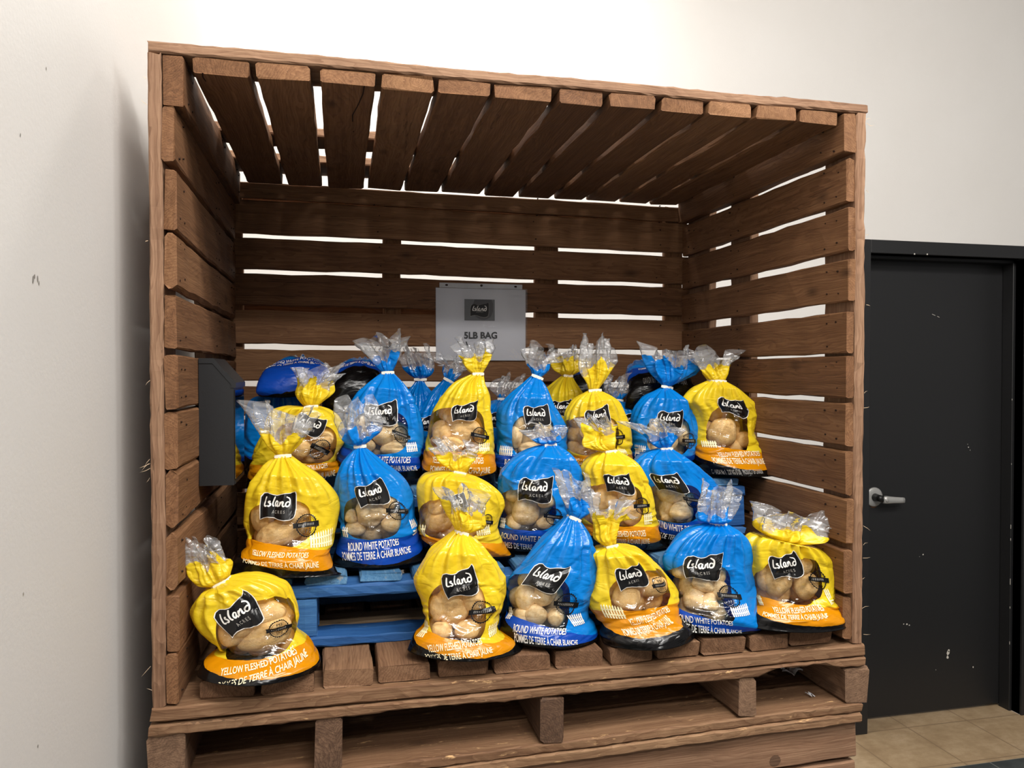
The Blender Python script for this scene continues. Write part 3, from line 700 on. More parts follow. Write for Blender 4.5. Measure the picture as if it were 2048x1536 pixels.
BAGS = [
{'id': 'F1', 'c': 'y', 'b': 0.058, 'n': 9, 'rows': [[0.065, 0.039, 0.2716, 0.035, 0.033], [0.0755, 0.0566, 0.2742, 0.047, 0.0394], [0.0925, 0.0677, 0.2554, 0.0745, 0.0584], [0.1015, 0.0707, 0.2323, 0.0938, 0.0663], [0.0659, 0.1051, 0.2349, 0.1226, 0.07], [0.0503, 0.133, 0.2271, 0.1479, 0.07], [0.0604, 0.1572, 0.208, 0.1784, 0.07], [0.0747, 0.1741, 0.1596, 0.195, 0.07], [0.0848, 0.1789, 0.1153, 0.1949, 0.07], [0.0665, 0.1854, 0.1162, 0.211, 0.07], [0.055, 0.2199, 0.1036, 0.2279, 0.07], [0.0487, 0.2558, 0.0886, 0.2502, 0.07]], 'tc': 0.55, 'label': 'yellow potato bag alone at far left of front row, tied neck tipping left', 'b0': 0.0723, 'short': 'far-left yellow bag in front', 'lie': 0, 'win': [0.131, 0.0978, 10], 'band': 1, 'black': 1, 'logo': [27, 0.0747], 'badge': [5, 0.0176], 'txt': [[0, 0.1312, 11, 0.0114], [1, 0.1577, 12, 0.0105]], 'fence': [], 'pot': [[0.0508, 0.0315, 18, 'big long'], [0.0294, 0.026, 20, 'shaded left'], [0.035, 0.0245, 0, 'upper right'], [0.0295, 0.0226, 30, 'half-hidden middle']], 'clip': 0.0224, 'st': [[0.479, 0.187], [0.2269, -0.187], [0.042, -0.1122], [0.6555, -0.0748], [0.4454, 0.7106], [0.1597, -0.0374], [0.084, 0.0748], [0.3697, 0.2244], [0.4706, -0.561], [0.5882, 0.4862], [0.5042, -0.187]]},
{'id': 'F2', 'c': 'y', 'b': 0.058, 'n': 10, 'rows': [[0.4286, 0.047, 0.6476, 0.035, 0.045], [0.4421, 0.0722, 0.6271, 0.0532, 0.0496], [0.4604, 0.0878, 0.6019, 0.0677, 0.0552], [0.4605, 0.1103, 0.6068, 0.0923, 0.0646], [0.4602, 0.1287, 0.6198, 0.1209, 0.0698], [0.4471, 0.1655, 0.6218, 0.1411, 0.07], [0.4528, 0.1869, 0.6129, 0.1689, 0.07], [0.4727, 0.2171, 0.5874, 0.2062, 0.07], [0.5004, 0.2404, 0.5591, 0.2404, 0.07], [0.5224, 0.2594, 0.5465, 0.2525, 0.07], [0.5129, 0.2856, 0.5699, 0.2639, 0.07], [0.5101, 0.3067, 0.5699, 0.2909, 0.07], [0.4987, 0.3357, 0.5758, 0.3176, 0.07]], 'tc': 0.6, 'label': 'yellow potato bag in front of blue pallet opening, middle of front row', 'b0': 0.0686, 'short': 'yellow bag before pallet opening', 'lie': 0, 'win': [0.1036, 0.1091, 0], 'band': 1, 'black': 1, 'logo': [10, 0.0666], 'badge': [8, 0.0196], 'txt': [[0, 0.1035, 5, 0.0111], [1, 0.1296, 4, 0.0102]], 'fence': [[0.022, 0.0275], [0.028, 0.0224]], 'pot': [[0.0333, 0.0407, 8, 'biggest'], [0.026, 0.0298, 0, 'half-hidden right'], [0.0184, 0.0257, 0, 'narrow left'], [0.0203, 0.0184, 0, 'lower left'], [0.0241, 0.0186, 0, 'lower right']], 'clip': 0.024, 'st': [[0.3697, -0.2992], [0.1513, -0.2244], [0.0168, -0.2618], [0.6303, -0.1496], [0.3866, 0.3366], [0.1092, -0.3366], [0.042, -0.2618], [0.1765, -1.309], [0.2353, 0.8602], [0.3613, -0.3366], [0.4538, 0.2244], [0.3613, -0.8976], [0.1681, -0.6358], [0.2101, 0.0748]]},
{'id': 'F3', 'c': 'b', 'b': 0.058, 'n': 9, 'rows': [[0.6096, 0.047, 0.8133, 0.035, 0.078], [0.6126, 0.0759, 0.8091, 0.038000000000000006, 0.0783], [0.6268, 0.0942, 0.8052, 0.0555, 0.0792], [0.6262, 0.129, 0.789, 0.0883, 0.0811], [0.6345, 0.1566, 0.8029, 0.1384, 0.082], [0.6546, 0.184, 0.8103, 0.1671, 0.082], [0.684, 0.2139, 0.7997, 0.2059, 0.082], [0.7238, 0.2496, 0.7861, 0.2447, 0.082], [0.7496, 0.2763, 0.7725, 0.2663, 0.082], [0.7455, 0.2914, 0.7913, 0.2815, 0.082], [0.7413, 0.3075, 0.7954, 0.2974, 0.082], [0.7259, 0.3576, 0.7912, 0.3396, 0.082]], 'tc': 0.42, 'label': 'bright blue potato bag in front row between two yellow bags, neck tipping right', 'b0': 0.074, 'short': 'blue bag between front yellow bags', 'lie': 0, 'win': [0.1146, 0.1146, -4], 'band': 1, 'black': 1, 'logo': [-12, 0.0708], 'badge': [-5, 0.0193], 'txt': [[0, 0.1013, -5, 0.0115], [1, 0.1264, -5, 0.0105]], 'fence': [[0.0348, 0.0232], [0.0152, 0.0227]], 'pot': [[0.0238, 0.0314, -8, 'tall left'], [0.0258, 0.0297, 12, 'upper middle'], [0.0239, 0.022, 0, 'lower middle'], [0.019, 0.019, 0, 'lower left'], [0.0173, 0.0192, 0, 'lower right']], 'clip': 0.025, 'st': [[0.2941, -0.4114], [0.1261, -0.4862], [0.0252, -0.2244], [0.5462, -0.5236], [0.3445, 0.2618], [0.1008, -0.4862], [0.042, -0.2992], [0.2353, 0.561], [0.1513, -1.3838], [0.3025, -0.935], [0.4034, -0.2992], [0.1849, -0.5236], [0.1261, -1.0098], [0.2017, 0.0]]},
{'id': 'F4', 'c': 'y', 'b': 0.058, 'n': 9, 'rows': [[0.806, 0.035, 0.9965, 0.0398, 0.031], [0.8032, 0.0495, 0.9873, 0.0555, 0.0345], [0.8098, 0.0663, 0.9704, 0.0746, 0.0445], [0.7988, 0.0787, 0.9707, 0.0948, 0.0546], [0.7806, 0.1095, 0.9708, 0.1201, 0.062], [0.7868, 0.1467, 0.95, 0.1519, 0.062], [0.793, 0.187, 0.9273, 0.1775, 0.062], [0.7992, 0.2065, 0.8854, 0.209, 0.062], [0.8189, 0.2154, 0.8431, 0.2192, 0.062], [0.7991, 0.2333, 0.842, 0.2372, 0.062], [0.8012, 0.2589, 0.8493, 0.2687, 0.062], [0.7887, 0.304, 0.8746, 0.2957, 0.062]], 'tc': 0.75, 'label': 'yellow potato bag in front row squeezed between two blue bags, leaning right', 'b0': 0.0671, 'short': 'yellow bag between front blue bags', 'lie': 0, 'win': [0.1263, 0.0816, 8], 'band': 1, 'black': 1, 'logo': [10, 0.06], 'badge': [8, 0.0166], 'txt': [[0, 0.0916, 12, 0.0127], [1, 0.1052, 12, 0.0136]], 'fence': [[0.0424, 0.025]], 'pot': [[0.029, 0.0271, 0, 'round left'], [0.0313, 0.0215, 12, 'right-hand'], [0.0214, 0.0175, 0, 'shaded upper']], 'clip': 0.0249, 'st': [[0.521, 0.0748], [0.3697, -0.187], [0.1176, -0.4114], [0.7059, -0.1496], [0.5882, 0.6732], [0.3025, 0.1122], [0.2017, -0.1122], [0.3782, -0.7854], [0.479, -0.2618], [0.5126, 0.6358], [0.6387, 0.1496]]},
{'id': 'F5', 'c': 'b', 'b': 0.058, 'n': 9, 'rows': [[0.9631, 0.047, 1.1458, 0.035, 0.031], [0.9641, 0.0794, 1.1467, 0.0387, 0.0403], [0.9748, 0.1028, 1.1515, 0.0713, 0.0681], [0.9747, 0.128, 1.1541, 0.1074, 0.0849], [0.9592, 0.1619, 1.1436, 0.1482, 0.085], [0.9613, 0.1865, 1.1481, 0.1797, 0.085], [0.99, 0.2181, 1.1329, 0.2111, 0.085], [1.0257, 0.2371, 1.1132, 0.2299, 0.085], [1.0584, 0.2471, 1.0914, 0.2456, 0.085], [1.0358, 0.2543, 1.1016, 0.2535, 0.085], [1.0391, 0.277, 1.1107, 0.2804, 0.085], [1.0491, 0.3203, 1.1151, 0.3159, 0.085]], 'tc': 0.3, 'label': 'blue potato bag in front row beside rightmost yellow bag, black logo sitting level', 'b0': 0.0282, 'short': 'blue front bag with level logo', 'lie': 0, 'win': [0.1228, 0.1167, -2], 'band': 1, 'black': 1, 'logo': [1, 0.0724], 'badge': [-6, 0.0213], 'txt': [[0, 0.1128, -5, 0.0121], [1, 0.1372, -5, 0.0111]], 'fence': [[0.0469, 0.0224]], 'pot': [[0.0311, 0.0301, 0, 'biggest lower left'], [0.0272, 0.0191, -15, 'upper middle'], [0.0203, 0.0243, 0, 'under-badge right'], [0.019, 0.016, 0, 'upper left'], [0.018, 0.022, 0, 'left-edge'], [0.0202, 0.0202, 0, 'lower middle'], [0.0162, 0.0202, 0, 'upper right']], 'clip': 0.0262, 'st': [[0.3866, -0.6358], [0.1261, -0.748], [0.0084, -0.4114], [0.6555, -0.4862], [0.3866, 0.0748], [0.1008, -0.7106], [0.0336, -0.561], [0.2689, 0.2992], [0.2857, -0.935], [0.479, -0.4114], [0.4202, -0.0748], [0.563, -0.8976], [0.4034, -1.2342], [0.2857, -0.4114], [0.5714, 0.1122]]},
{'id': 'F6', 'c': 'y', 'b': 0.058, 'n': 9, 'rows': [[1.1211, 0.047, 1.3295, 0.035, 0.014], [1.1258, 0.0669, 1.3273, 0.043, 0.0241], [1.149, 0.0809, 1.3293, 0.0655, 0.0503], [1.1489, 0.1087, 1.3359, 0.0872, 0.0698], [1.1384, 0.1523, 1.3308, 0.1348, 0.07], [1.1337, 0.1839, 1.3246, 0.1641, 0.07], [1.1359, 0.2078, 1.304, 0.1834, 0.07], [1.1577, 0.2214, 1.2776, 0.1944, 0.07], [1.189, 0.2126, 1.2348, 0.1976, 0.07], [1.1715, 0.2281, 1.2894, 0.2077, 0.07], [1.1772, 0.2489, 1.2989, 0.2307, 0.07], [1.1829, 0.2675, 1.318, 0.2448, 0.07]], 'tc': 0.55, 'label': 'yellow potato bag at right end of front row against crate side, gathered top folded', 'b0': 0.0374, 'short': 'right-end yellow bag in front', 'lie': 0, 'win': [0.1353, 0.0943, 2], 'band': 1, 'black': 1, 'logo': [8, 0.0674], 'badge': [-6, 0.0196], 'txt': [[0, 0.1089, 2, 0.0134], [1, 0.1334, 1, 0.0133]], 'fence': [[0.0145, 0.0311], [0.0142, 0.0203]], 'pot': [[0.0327, 0.0388, 6, 'big left'], [0.0289, 0.0309, -8, 'big right'], [0.0226, 0.0206, 0, 'upper right'], [0.0163, 0.0305, 0, 'shaded left-edge']], 'clip': 0.0264, 'st': [[0.5714, -0.2992], [0.3445, -0.374], [0.0672, -0.2618], [0.7479, -0.4862], [0.605, 0.4488], [0.2857, -0.374], [0.1933, -0.4862], [0.437, 0.6358], [0.3193, -1.4212], [0.5462, -0.561], [0.5042, 0.2244], [0.7227, 0.187], [0.563, -0.9724]]},
{'id': 'S1', 'c': 'y', 'b': 0.068, 'n': 9, 'rows': [[0.109, 0.18200000000000002, 0.3112, 0.17, 0.145], [0.1136, 0.2058, 0.3018, 0.17300000000000001, 0.1526], [0.1286, 0.2225, 0.2884, 0.2033, 0.1805], [0.1315, 0.2452, 0.299, 0.2211, 0.2061], [0.1226, 0.2686, 0.3062, 0.2749, 0.22], [0.1314, 0.3299, 0.2984, 0.3139, 0.22], [0.1533, 0.36, 0.269, 0.3504, 0.22], [0.1734, 0.3824, 0.235, 0.3747, 0.22], [0.1859, 0.394, 0.2109, 0.3954, 0.22], [0.1679, 0.4144, 0.2284, 0.4161, 0.22], [0.1576, 0.4405, 0.2343, 0.425, 0.22], [0.1427, 0.4914, 0.2539, 0.473, 0.22]], 'tc': 0.45, 'label': 'yellow potato bag at left end of second row on the blue pallet edge', 'b0': 0.0342, 'short': 'left-end yellow bag in second row', 'lie': 0, 'win': [0.1179, 0.087, 6], 'band': 1, 'black': 1, 'logo': [-2, 0.0676], 'badge': [5, 0.0195], 'txt': [[0, 0.1082, -3, 0.0135], [1, 0.145, -4, 0.0135]], 'fence': [[0.0528, 0.0254]], 'pot': [[0.0522, 0.0271, 18, 'long lower'], [0.024, 0.0327, 0, 'upright left'], [0.0291, 0.0233, 0, 'upper right']], 'clip': 0.0328, 'st': [[0.4958, -0.2244], [0.3025, -0.187], [0.0672, -0.0374], [0.6387, -0.2992], [0.479, 0.374], [0.2269, -0.2244], [0.1261, -0.1496], [0.3782, 0.7854], [0.4034, -0.2244], [0.5294, -0.6732], [0.563, 0.0748]]},
{'id': 'S2', 'c': 'b', 'b': 0.068, 'n': 8, 'rows': [[0.2907, 0.17, 0.4949, 0.1758, 0.234], [0.2958, 0.1906, 0.4802, 0.1935, 0.2341], [0.306, 0.227, 0.4688, 0.2182, 0.2345], [0.3061, 0.263, 0.4627, 0.2552, 0.2349], [0.2983, 0.3085, 0.4596, 0.2963, 0.235], [0.3035, 0.3412, 0.4379, 0.339, 0.235], [0.3186, 0.3768, 0.3937, 0.3737, 0.235], [0.3429, 0.4081, 0.3551, 0.4089, 0.235], [0.3228, 0.4157, 0.3673, 0.421, 0.235], [0.3109, 0.4427, 0.3755, 0.4416, 0.235], [0.3151, 0.4919, 0.3717, 0.4995, 0.235]], 'tc': 0.35, 'label': 'blue potato bag in second row above open pallet gap, text band fully readable', 'b0': 0.074, 'short': 'blue bag above pallet gap', 'lie': 0, 'win': [0.1121, 0.0881, 0], 'band': 1, 'black': 1, 'logo': [12, 0.064], 'badge': [-5, 0.0182], 'txt': [[0, 0.1042, 4, 0.015], [1, 0.1464, 4, 0.015]], 'fence': [[0.0223, 0.0304], [0.0179, 0.0199]], 'pot': [[0.033, 0.029, 0, 'round central'], [0.0239, 0.0169, 0, 'lower left'], [0.0242, 0.0201, 10, 'right-hand'], [0.0221, 0.0201, 0, 'shaded upper right'], [0.0129, 0.0149, 0, 'small left']], 'clip': 0.0259, 'st': [[0.4118, -0.1496], [0.2353, -0.1122], [0.0336, -0.0748], [0.6218, -0.0748], [0.4706, 0.5236], [0.1849, -0.187], [0.1092, -0.1122], [0.3109, 1.122], [0.2689, -0.9724], [0.4286, -0.1496], [0.2941, -0.6358], [0.3445, 0.374], [0.5462, 0.374], [0.395, -0.748]]},
{'id': 'S3', 'c': 'y', 'b': 0.068, 'n': 9, 'rows': [[0.4813, 0.18200000000000002, 0.6733, 0.17, 0.215], [0.473, 0.2158, 0.6613, 0.1777, 0.215], [0.4679, 0.2317, 0.6417, 0.2129, 0.215], [0.4711, 0.2596, 0.6342, 0.2367, 0.215], [0.4639, 0.2973, 0.645, 0.2777, 0.215], [0.465, 0.3284, 0.6364, 0.3046, 0.215], [0.4837, 0.3476, 0.6073, 0.329, 0.215], [0.5119, 0.353, 0.5795, 0.3436, 0.215], [0.536, 0.3544, 0.5667, 0.3482, 0.215], [0.5182, 0.3716, 0.5774, 0.3679, 0.215], [0.5162, 0.3905, 0.5838, 0.3846, 0.215], [0.4974, 0.418, 0.5796, 0.4015, 0.215]], 'tc': 0.6, 'label': 'yellow potato bag in second row directly behind middle front bag, sunken neck', 'b0': 0.0408, 'short': 'yellow bag behind middle front bag', 'lie': 0, 'win': [0.1214, 0.0829, 0], 'band': 1, 'black': 1, 'logo': [5, 0.0506], 'badge': [-10, 0.0143], 'txt': [[0, 0.1093, -4, 0.0132], [1, 0.1319, -5, 0.0112]], 'fence': [[0.0347, 0.0204], [0.014, 0.0241]], 'pot': [[0.0303, 0.0262, 0, 'big left'], [0.0201, 0.0181, 0, 'upper left']], 'clip': 0.0263, 'st': [[0.4874, -0.3366], [0.2521, -0.4114], [0.0504, -0.1496], [0.6807, -0.2618], [0.4958, 0.5984], [0.1513, -0.4488], [0.084, -0.2618], [0.4034, 0.5236], [0.3109, -1.1968], [0.437, -0.5984], [0.5966, -0.6732]]},
{'id': 'S4', 'c': 'b', 'b': 0.068, 'n': 9, 'rows': [[0.6363, 0.18200000000000002, 0.8126, 0.17, 0.236], [0.6352, 0.2153, 0.808, 0.1938, 0.236], [0.6418, 0.243, 0.8034, 0.2271, 0.236], [0.6462, 0.2903, 0.808, 0.2677, 0.236], [0.6441, 0.3345, 0.8241, 0.3079, 0.236], [0.6595, 0.361, 0.8218, 0.3422, 0.236], [0.6928, 0.3839, 0.8022, 0.3747, 0.236], [0.7252, 0.3984, 0.7805, 0.3949, 0.236], [0.7398, 0.4024, 0.7669, 0.404, 0.236], [0.7263, 0.4092, 0.7805, 0.4125, 0.236], [0.7196, 0.4224, 0.7828, 0.4256, 0.236], [0.7106, 0.4378, 0.7828, 0.4387, 0.236]], 'tc': 0.35, 'label': 'bulging blue potato bag mid second row, wide sloping shoulders, behind blue front bag', 'b0': 0.0308, 'short': 'second-row blue bag in middle', 'lie': 0, 'win': [0.1091, 0.0881, 0], 'band': 1, 'black': 1, 'logo': [-3, 0.0714], 'badge': [-5, 0.0169], 'txt': [[0, 0.1344, -4, 0.0136], [1, 0.1575, -4, 0.0137]], 'fence': [[0.0208, 0.0208]], 'pot': [[0.0325, 0.0325, 0, 'round central'], [0.0167, 0.0167, 0, 'upper left'], [0.0211, 0.0169, 0, 'upper right'], [0.0156, 0.0167, 0, 'lower left'], [0.0211, 0.0148, 0, 'lower right']], 'clip': 0.0273, 'st': [[0.4034, -0.4114], [0.2269, -0.3366], [0.0336, -0.2992], [0.605, -0.3366], [0.3697, 0.2618], [0.1513, -0.2992], [0.0588, -0.2244], [0.2521, -1.2342], [0.3782, -0.4114], [0.4958, -0.935], [0.5042, 0.0748], [0.2605, -0.8976], [0.2941, 0.1122]]},
{'id': 'S5', 'c': 'y', 'b': 0.068, 'n': 8, 'rows': [[0.8255, 0.18200000000000002, 1.0243, 0.1727, 0.212], [0.8232, 0.2069, 1.0051, 0.1893, 0.212], [0.8209, 0.2397, 0.9895, 0.2391, 0.212], [0.8209, 0.2833, 0.9847, 0.2704, 0.212], [0.8232, 0.3267, 0.9763, 0.3041, 0.212], [0.8209, 0.3507, 0.9585, 0.3368, 0.212], [0.8368, 0.372, 0.935, 0.3651, 0.212], [0.8654, 0.3877, 0.8989, 0.3902, 0.212], [0.8299, 0.4005, 0.8919, 0.4057, 0.212], [0.8322, 0.4265, 0.8895, 0.432, 0.212], [0.814, 0.4551, 0.8826, 0.4519, 0.212]], 'tc': 0.75, 'label': 'yellow potato bag in second row right of the bulging blue one', 'b0': 0.0408, 'short': 'second-row yellow bag near right', 'lie': 0, 'win': [0.1229, 0.0932, 0], 'band': 1, 'black': 1, 'logo': [-6, 0.0615], 'badge': [0, 0.0182], 'txt': [[0, 0.1041, -2, 0.0127], [1, 0.1191, -4, 0.0128]], 'fence': [[0.0235, 0.0278]], 'pot': [[0.036, 0.0275, 0, 'big upper'], [0.0235, 0.0235, 0, 'right-hand'], [0.0213, 0.0213, 0, 'shaded upper right'], [0.0254, 0.0169, 0, 'lower left']], 'clip': 0.0274, 'st': [[0.4706, -0.374], [0.2689, -0.3366], [0.0924, -0.2244], [0.7059, -0.187], [0.4874, 0.4114], [0.2101, -0.2244], [0.1261, -0.2244], [0.3529, 0.5984], [0.4958, -0.5236], [0.3697, 0.187], [0.5798, 0.0748], [0.3361, -0.6732]]},
{'id': 'S6', 'c': 'b', 'b': 0.068, 'n': 8, 'rows': [[0.9933, 0.1771, 1.156, 0.1759, 0.24], [1.0017, 0.1994, 1.1609, 0.2058, 0.24], [0.9979, 0.2392, 1.1432, 0.2435, 0.24], [0.9906, 0.2825, 1.1531, 0.28, 0.24], [0.9617, 0.3184, 1.148, 0.3033, 0.24], [0.9521, 0.3502, 1.1066, 0.3425, 0.24], [0.9772, 0.3754, 1.0658, 0.3698, 0.24], [1.0121, 0.3882, 1.0389, 0.3887, 0.24], [0.9952, 0.401, 1.0486, 0.4066, 0.24], [0.9855, 0.4192, 1.0534, 0.4225, 0.24], [0.9543, 0.4422, 1.0509, 0.4384, 0.24]], 'tc': 0.5, 'label': 'blue potato bag at right end of second row beside blue pallet block', 'b0': 0.0408, 'short': 'right-end blue bag in second row', 'lie': 0, 'win': [0.1164, 0.0857, 0], 'band': 1, 'black': 1, 'logo': [-4, 0.0701], 'badge': [-8, 0.0166], 'txt': [[0, 0.1233, -3, 0.0154], [1, 0.1542, -3, 0.0143]], 'fence': [], 'pot': [[0.0362, 0.0252, -12, 'big upper'], [0.0276, 0.0209, 0, 'lower right'], [0.0175, 0.0284, 0, 'shaded left'], [0.0175, 0.0131, 0, 'small lower left']], 'clip': 0.0284, 'st': [[0.4286, -0.6732], [0.2605, -0.6358], [0.1008, -0.5984], [0.6639, -0.5236], [0.4706, -0.1122], [0.2017, -0.5984], [0.0924, -0.561], [0.4958, -0.6732], [0.3445, -0.3366], [0.3866, -1.2716], [0.2857, -1.0472]]},
{'id': 'T0', 'c': 'y', 'b': 0.06, 'n': 8, 'rows': [[0.1073, 0.3094, 0.311, 0.317, 0.385], [0.1127, 0.3421, 0.3089, 0.3475, 0.385], [0.1254, 0.3779, 0.3046, 0.3701, 0.385], [0.1328, 0.4019, 0.3201, 0.4045, 0.385], [0.1487, 0.4345, 0.318, 0.4315, 0.385], [0.1678, 0.476, 0.3029, 0.462, 0.385], [0.2018, 0.4866, 0.279, 0.4791, 0.385], [0.2337, 0.4829, 0.2617, 0.486, 0.385], [0.2168, 0.5108, 0.2846, 0.5125, 0.385], [0.2254, 0.5351, 0.2879, 0.5393, 0.385], [0.2192, 0.5639, 0.3142, 0.5638, 0.385]], 'tc': 0.6, 'label': 'yellow potato bag behind left-end second-row bag, near the black box', 'b0': 0.036, 'short': 'yellow third-row bag near black box', 'lie': 0, 'win': [0.1296, 0.0864, -6], 'band': 1, 'black': 1, 'logo': [-22, 0.0605], 'badge': [-20, 0.0195], 'txt': [[0, 0.1186, 5, 0.0129], [1, 0.1404, 4, 0.014]], 'fence': [], 'pot': [[0.0282, 0.0217, 10, 'right-hand'], [0.028, 0.0259, 0, 'round lower'], [0.0236, 0.0257, 0, 'left-hand']], 'clip': 0.0302, 'st': [[0.5378, 0.1122], [0.2773, 0.2992], [0.0588, 0.4114], [0.7731, 0.187], [0.4622, 0.561], [0.2269, 0.1496], [0.1176, 0.2992], [0.5714, 0.5236], [0.4622, -0.0374], [0.437, -0.561]]},
{'id': 'T1', 'c': 'b', 'b': 0.06, 'n': 8, 'rows': [[0.3023, 0.317, 0.5108, 0.317, 0.404], [0.3035, 0.368, 0.4923, 0.3458, 0.404], [0.3147, 0.3961, 0.4935, 0.3713, 0.404], [0.3149, 0.4347, 0.497, 0.3968, 0.404], [0.325, 0.4788, 0.4902, 0.4491, 0.404], [0.3474, 0.5115, 0.48, 0.4909, 0.404], [0.3743, 0.5342, 0.4582, 0.5269, 0.404], [0.4037, 0.5592, 0.4286, 0.5603, 0.404], [0.3925, 0.5729, 0.4367, 0.5822, 0.404], [0.3813, 0.5912, 0.4424, 0.6029, 0.404], [0.3523, 0.6229, 0.4517, 0.6443, 0.404]], 'tc': 0.42, 'label': 'blue potato bag at left of third row, clear plastic tail standing tall', 'b0': 0.036, 'short': 'left blue bag in third row', 'lie': 0, 'win': [0.1226, 0.0959, 0], 'band': 1, 'black': 1, 'logo': [4, 0.0713], 'badge': [-18, 0.0179], 'txt': [[0, 0.1161, -2, 0.0156], [1, 0.1452, -3, 0.0145]], 'fence': [[0.0292, 0.0247]], 'pot': [[0.0335, 0.0335, 0, 'round central'], [0.0177, 0.02, 0, 'left-hand'], [0.0291, 0.0179, 0, 'lower right'], [0.02, 0.0178, 0, 'lower left']], 'clip': 0.029, 'st': [[0.4454, -0.1122], [0.2605, 0.0], [0.084, 0.0748], [0.6303, -0.1496], [0.4622, 0.4862], [0.2101, 0.0748], [0.1345, 0.1496], [0.3613, 0.8228], [0.4538, 0.0], [0.4958, -0.5984], [0.3193, 0.2618], [0.3109, -0.4862]]},
{'id': 'T2', 'c': 'y', 'b': 0.06, 'n': 8, 'rows': [[0.4967, 0.3122, 0.6586, 0.305, 0.361], [0.4892, 0.3369, 0.6617, 0.3295, 0.3646], [0.4966, 0.383, 0.6599, 0.3769, 0.3789], [0.5066, 0.4293, 0.6588, 0.4091, 0.385], [0.5193, 0.4717, 0.6517, 0.4631, 0.385], [0.5413, 0.5038, 0.647, 0.5029, 0.385], [0.5716, 0.5359, 0.6352, 0.5357, 0.385], [0.6092, 0.5567, 0.634, 0.5567, 0.385], [0.5928, 0.5729, 0.6423, 0.58, 0.385], [0.5881, 0.5984, 0.6519, 0.608, 0.385], [0.5742, 0.6238, 0.6495, 0.6243, 0.385]], 'tc': 0.6, 'label': 'yellow potato bag standing tall under the price sign in third row', 'b0': 0.036, 'short': 'yellow bag under price sign', 'lie': 0, 'win': [0.124, 0.1037, 0], 'band': 1, 'black': 1, 'logo': [8, 0.0564], 'badge': [-10, 0.0182], 'txt': [[0, 0.1173, -2, 0.0147], [1, 0.14, -3, 0.0147]], 'fence': [[0.0295, 0.0227]], 'pot': [[0.0373, 0.0316, 10, 'big upper right'], [0.0269, 0.0202, 15, 'left-hand'], [0.0293, 0.018, 0, 'lower']], 'clip': 0.0271, 'st': [[0.4706, -0.2244], [0.2773, -0.187], [0.0672, -0.0748], [0.6471, -0.0748], [0.4454, 0.5236], [0.2185, -0.1496], [0.1345, -0.0374], [0.3445, 0.7106], [0.4706, 0.0748], [0.4118, -0.7106], [0.3445, -0.3366]]},
{'id': 'T3', 'c': 'b', 'b': 0.06, 'n': 8, 'rows': [[0.671, 0.31, 0.8402, 0.3144, 0.404], [0.6674, 0.3504, 0.8452, 0.3506, 0.404], [0.6698, 0.3836, 0.8414, 0.3991, 0.404], [0.6699, 0.4299, 0.8414, 0.427, 0.404], [0.6736, 0.4665, 0.8288, 0.4513, 0.404], [0.6978, 0.4995, 0.8, 0.4939, 0.404], [0.732, 0.5291, 0.7863, 0.5264, 0.404], [0.7591, 0.5528, 0.7777, 0.5456, 0.404], [0.7554, 0.5684, 0.7975, 0.5636, 0.404], [0.748, 0.5851, 0.8, 0.5828, 0.404], [0.7481, 0.6209, 0.825, 0.5949, 0.404]], 'tc': 0.35, 'label': 'slim blue potato bag in third row just right of price sign', 'b0': 0.036, 'short': 'slim blue bag right of sign', 'lie': 0, 'win': [0.1002, 0.0979, 0], 'band': 1, 'black': 1, 'logo': [-3, 0.0629], 'txt': [[0, 0.1258, 0, 0.0151], [1, 0.1445, 0, 0.0151]], 'fence': [[0.037, 0.0254]], 'pot': [[0.0174, 0.0302, 0, 'tall left'], [0.0256, 0.0163, 0, 'lower'], [0.0163, 0.0209, 0, 'upper left'], [0.0211, 0.0234, 0, 'right-hand']], 'clip': 0.0303, 'st': [[0.4202, -0.1122], [0.2269, -0.2244], [0.0504, -0.187], [0.6303, 0.0748], [0.1681, -0.187], [0.084, -0.187], [0.2941, -1.0098], [0.4118, -0.5984], [0.2941, -0.187], [0.5378, -0.4488], [0.4874, 0.2992]]},
{'id': 'T4', 'c': 'y', 'b': 0.06, 'n': 7, 'rows': [[0.8404, 0.3169, 1.002, 0.317, 0.384], [0.8391, 0.3506, 1.0032, 0.3524, 0.384], [0.8366, 0.389, 1.0019, 0.3805, 0.384], [0.8366, 0.4309, 0.9953, 0.4209, 0.384], [0.8416, 0.4643, 0.972, 0.4833, 0.384], [0.8616, 0.494, 0.9463, 0.5017, 0.384], [0.8942, 0.5166, 0.917, 0.5177, 0.384], [0.8866, 0.5455, 0.9399, 0.5538, 0.384], [0.8791, 0.5743, 0.9501, 0.5816, 0.384], [0.8866, 0.6355, 0.9449, 0.636, 0.384]], 'tc': 0.5, 'label': 'yellow potato bag in third row with tall yellow and clear tail', 'b0': 0.036, 'short': 'third-row yellow bag with tall tail', 'lie': 0, 'win': [0.122, 0.0939, 0], 'band': 1, 'black': 1, 'logo': [8, 0.061], 'badge': [5, 0.0177], 'txt': [[0, 0.1176, 0, 0.0141]], 'fence': [[0.0261, 0.0213]], 'pot': [[0.0212, 0.0189, 0, 'right-hand'], [0.0258, 0.0211, 0, 'upper left'], [0.0282, 0.0165, 0, 'lower']], 'clip': 0.0328, 'st': [[0.4622, -0.374], [0.2353, -0.2618], [0.0504, -0.187], [0.7143, -0.187], [0.4622, 0.4488], [0.1681, -0.2618], [0.2689, 0.561], [0.5798, 0.1496], [0.4958, -0.4488], [0.3529, -0.2244]]},
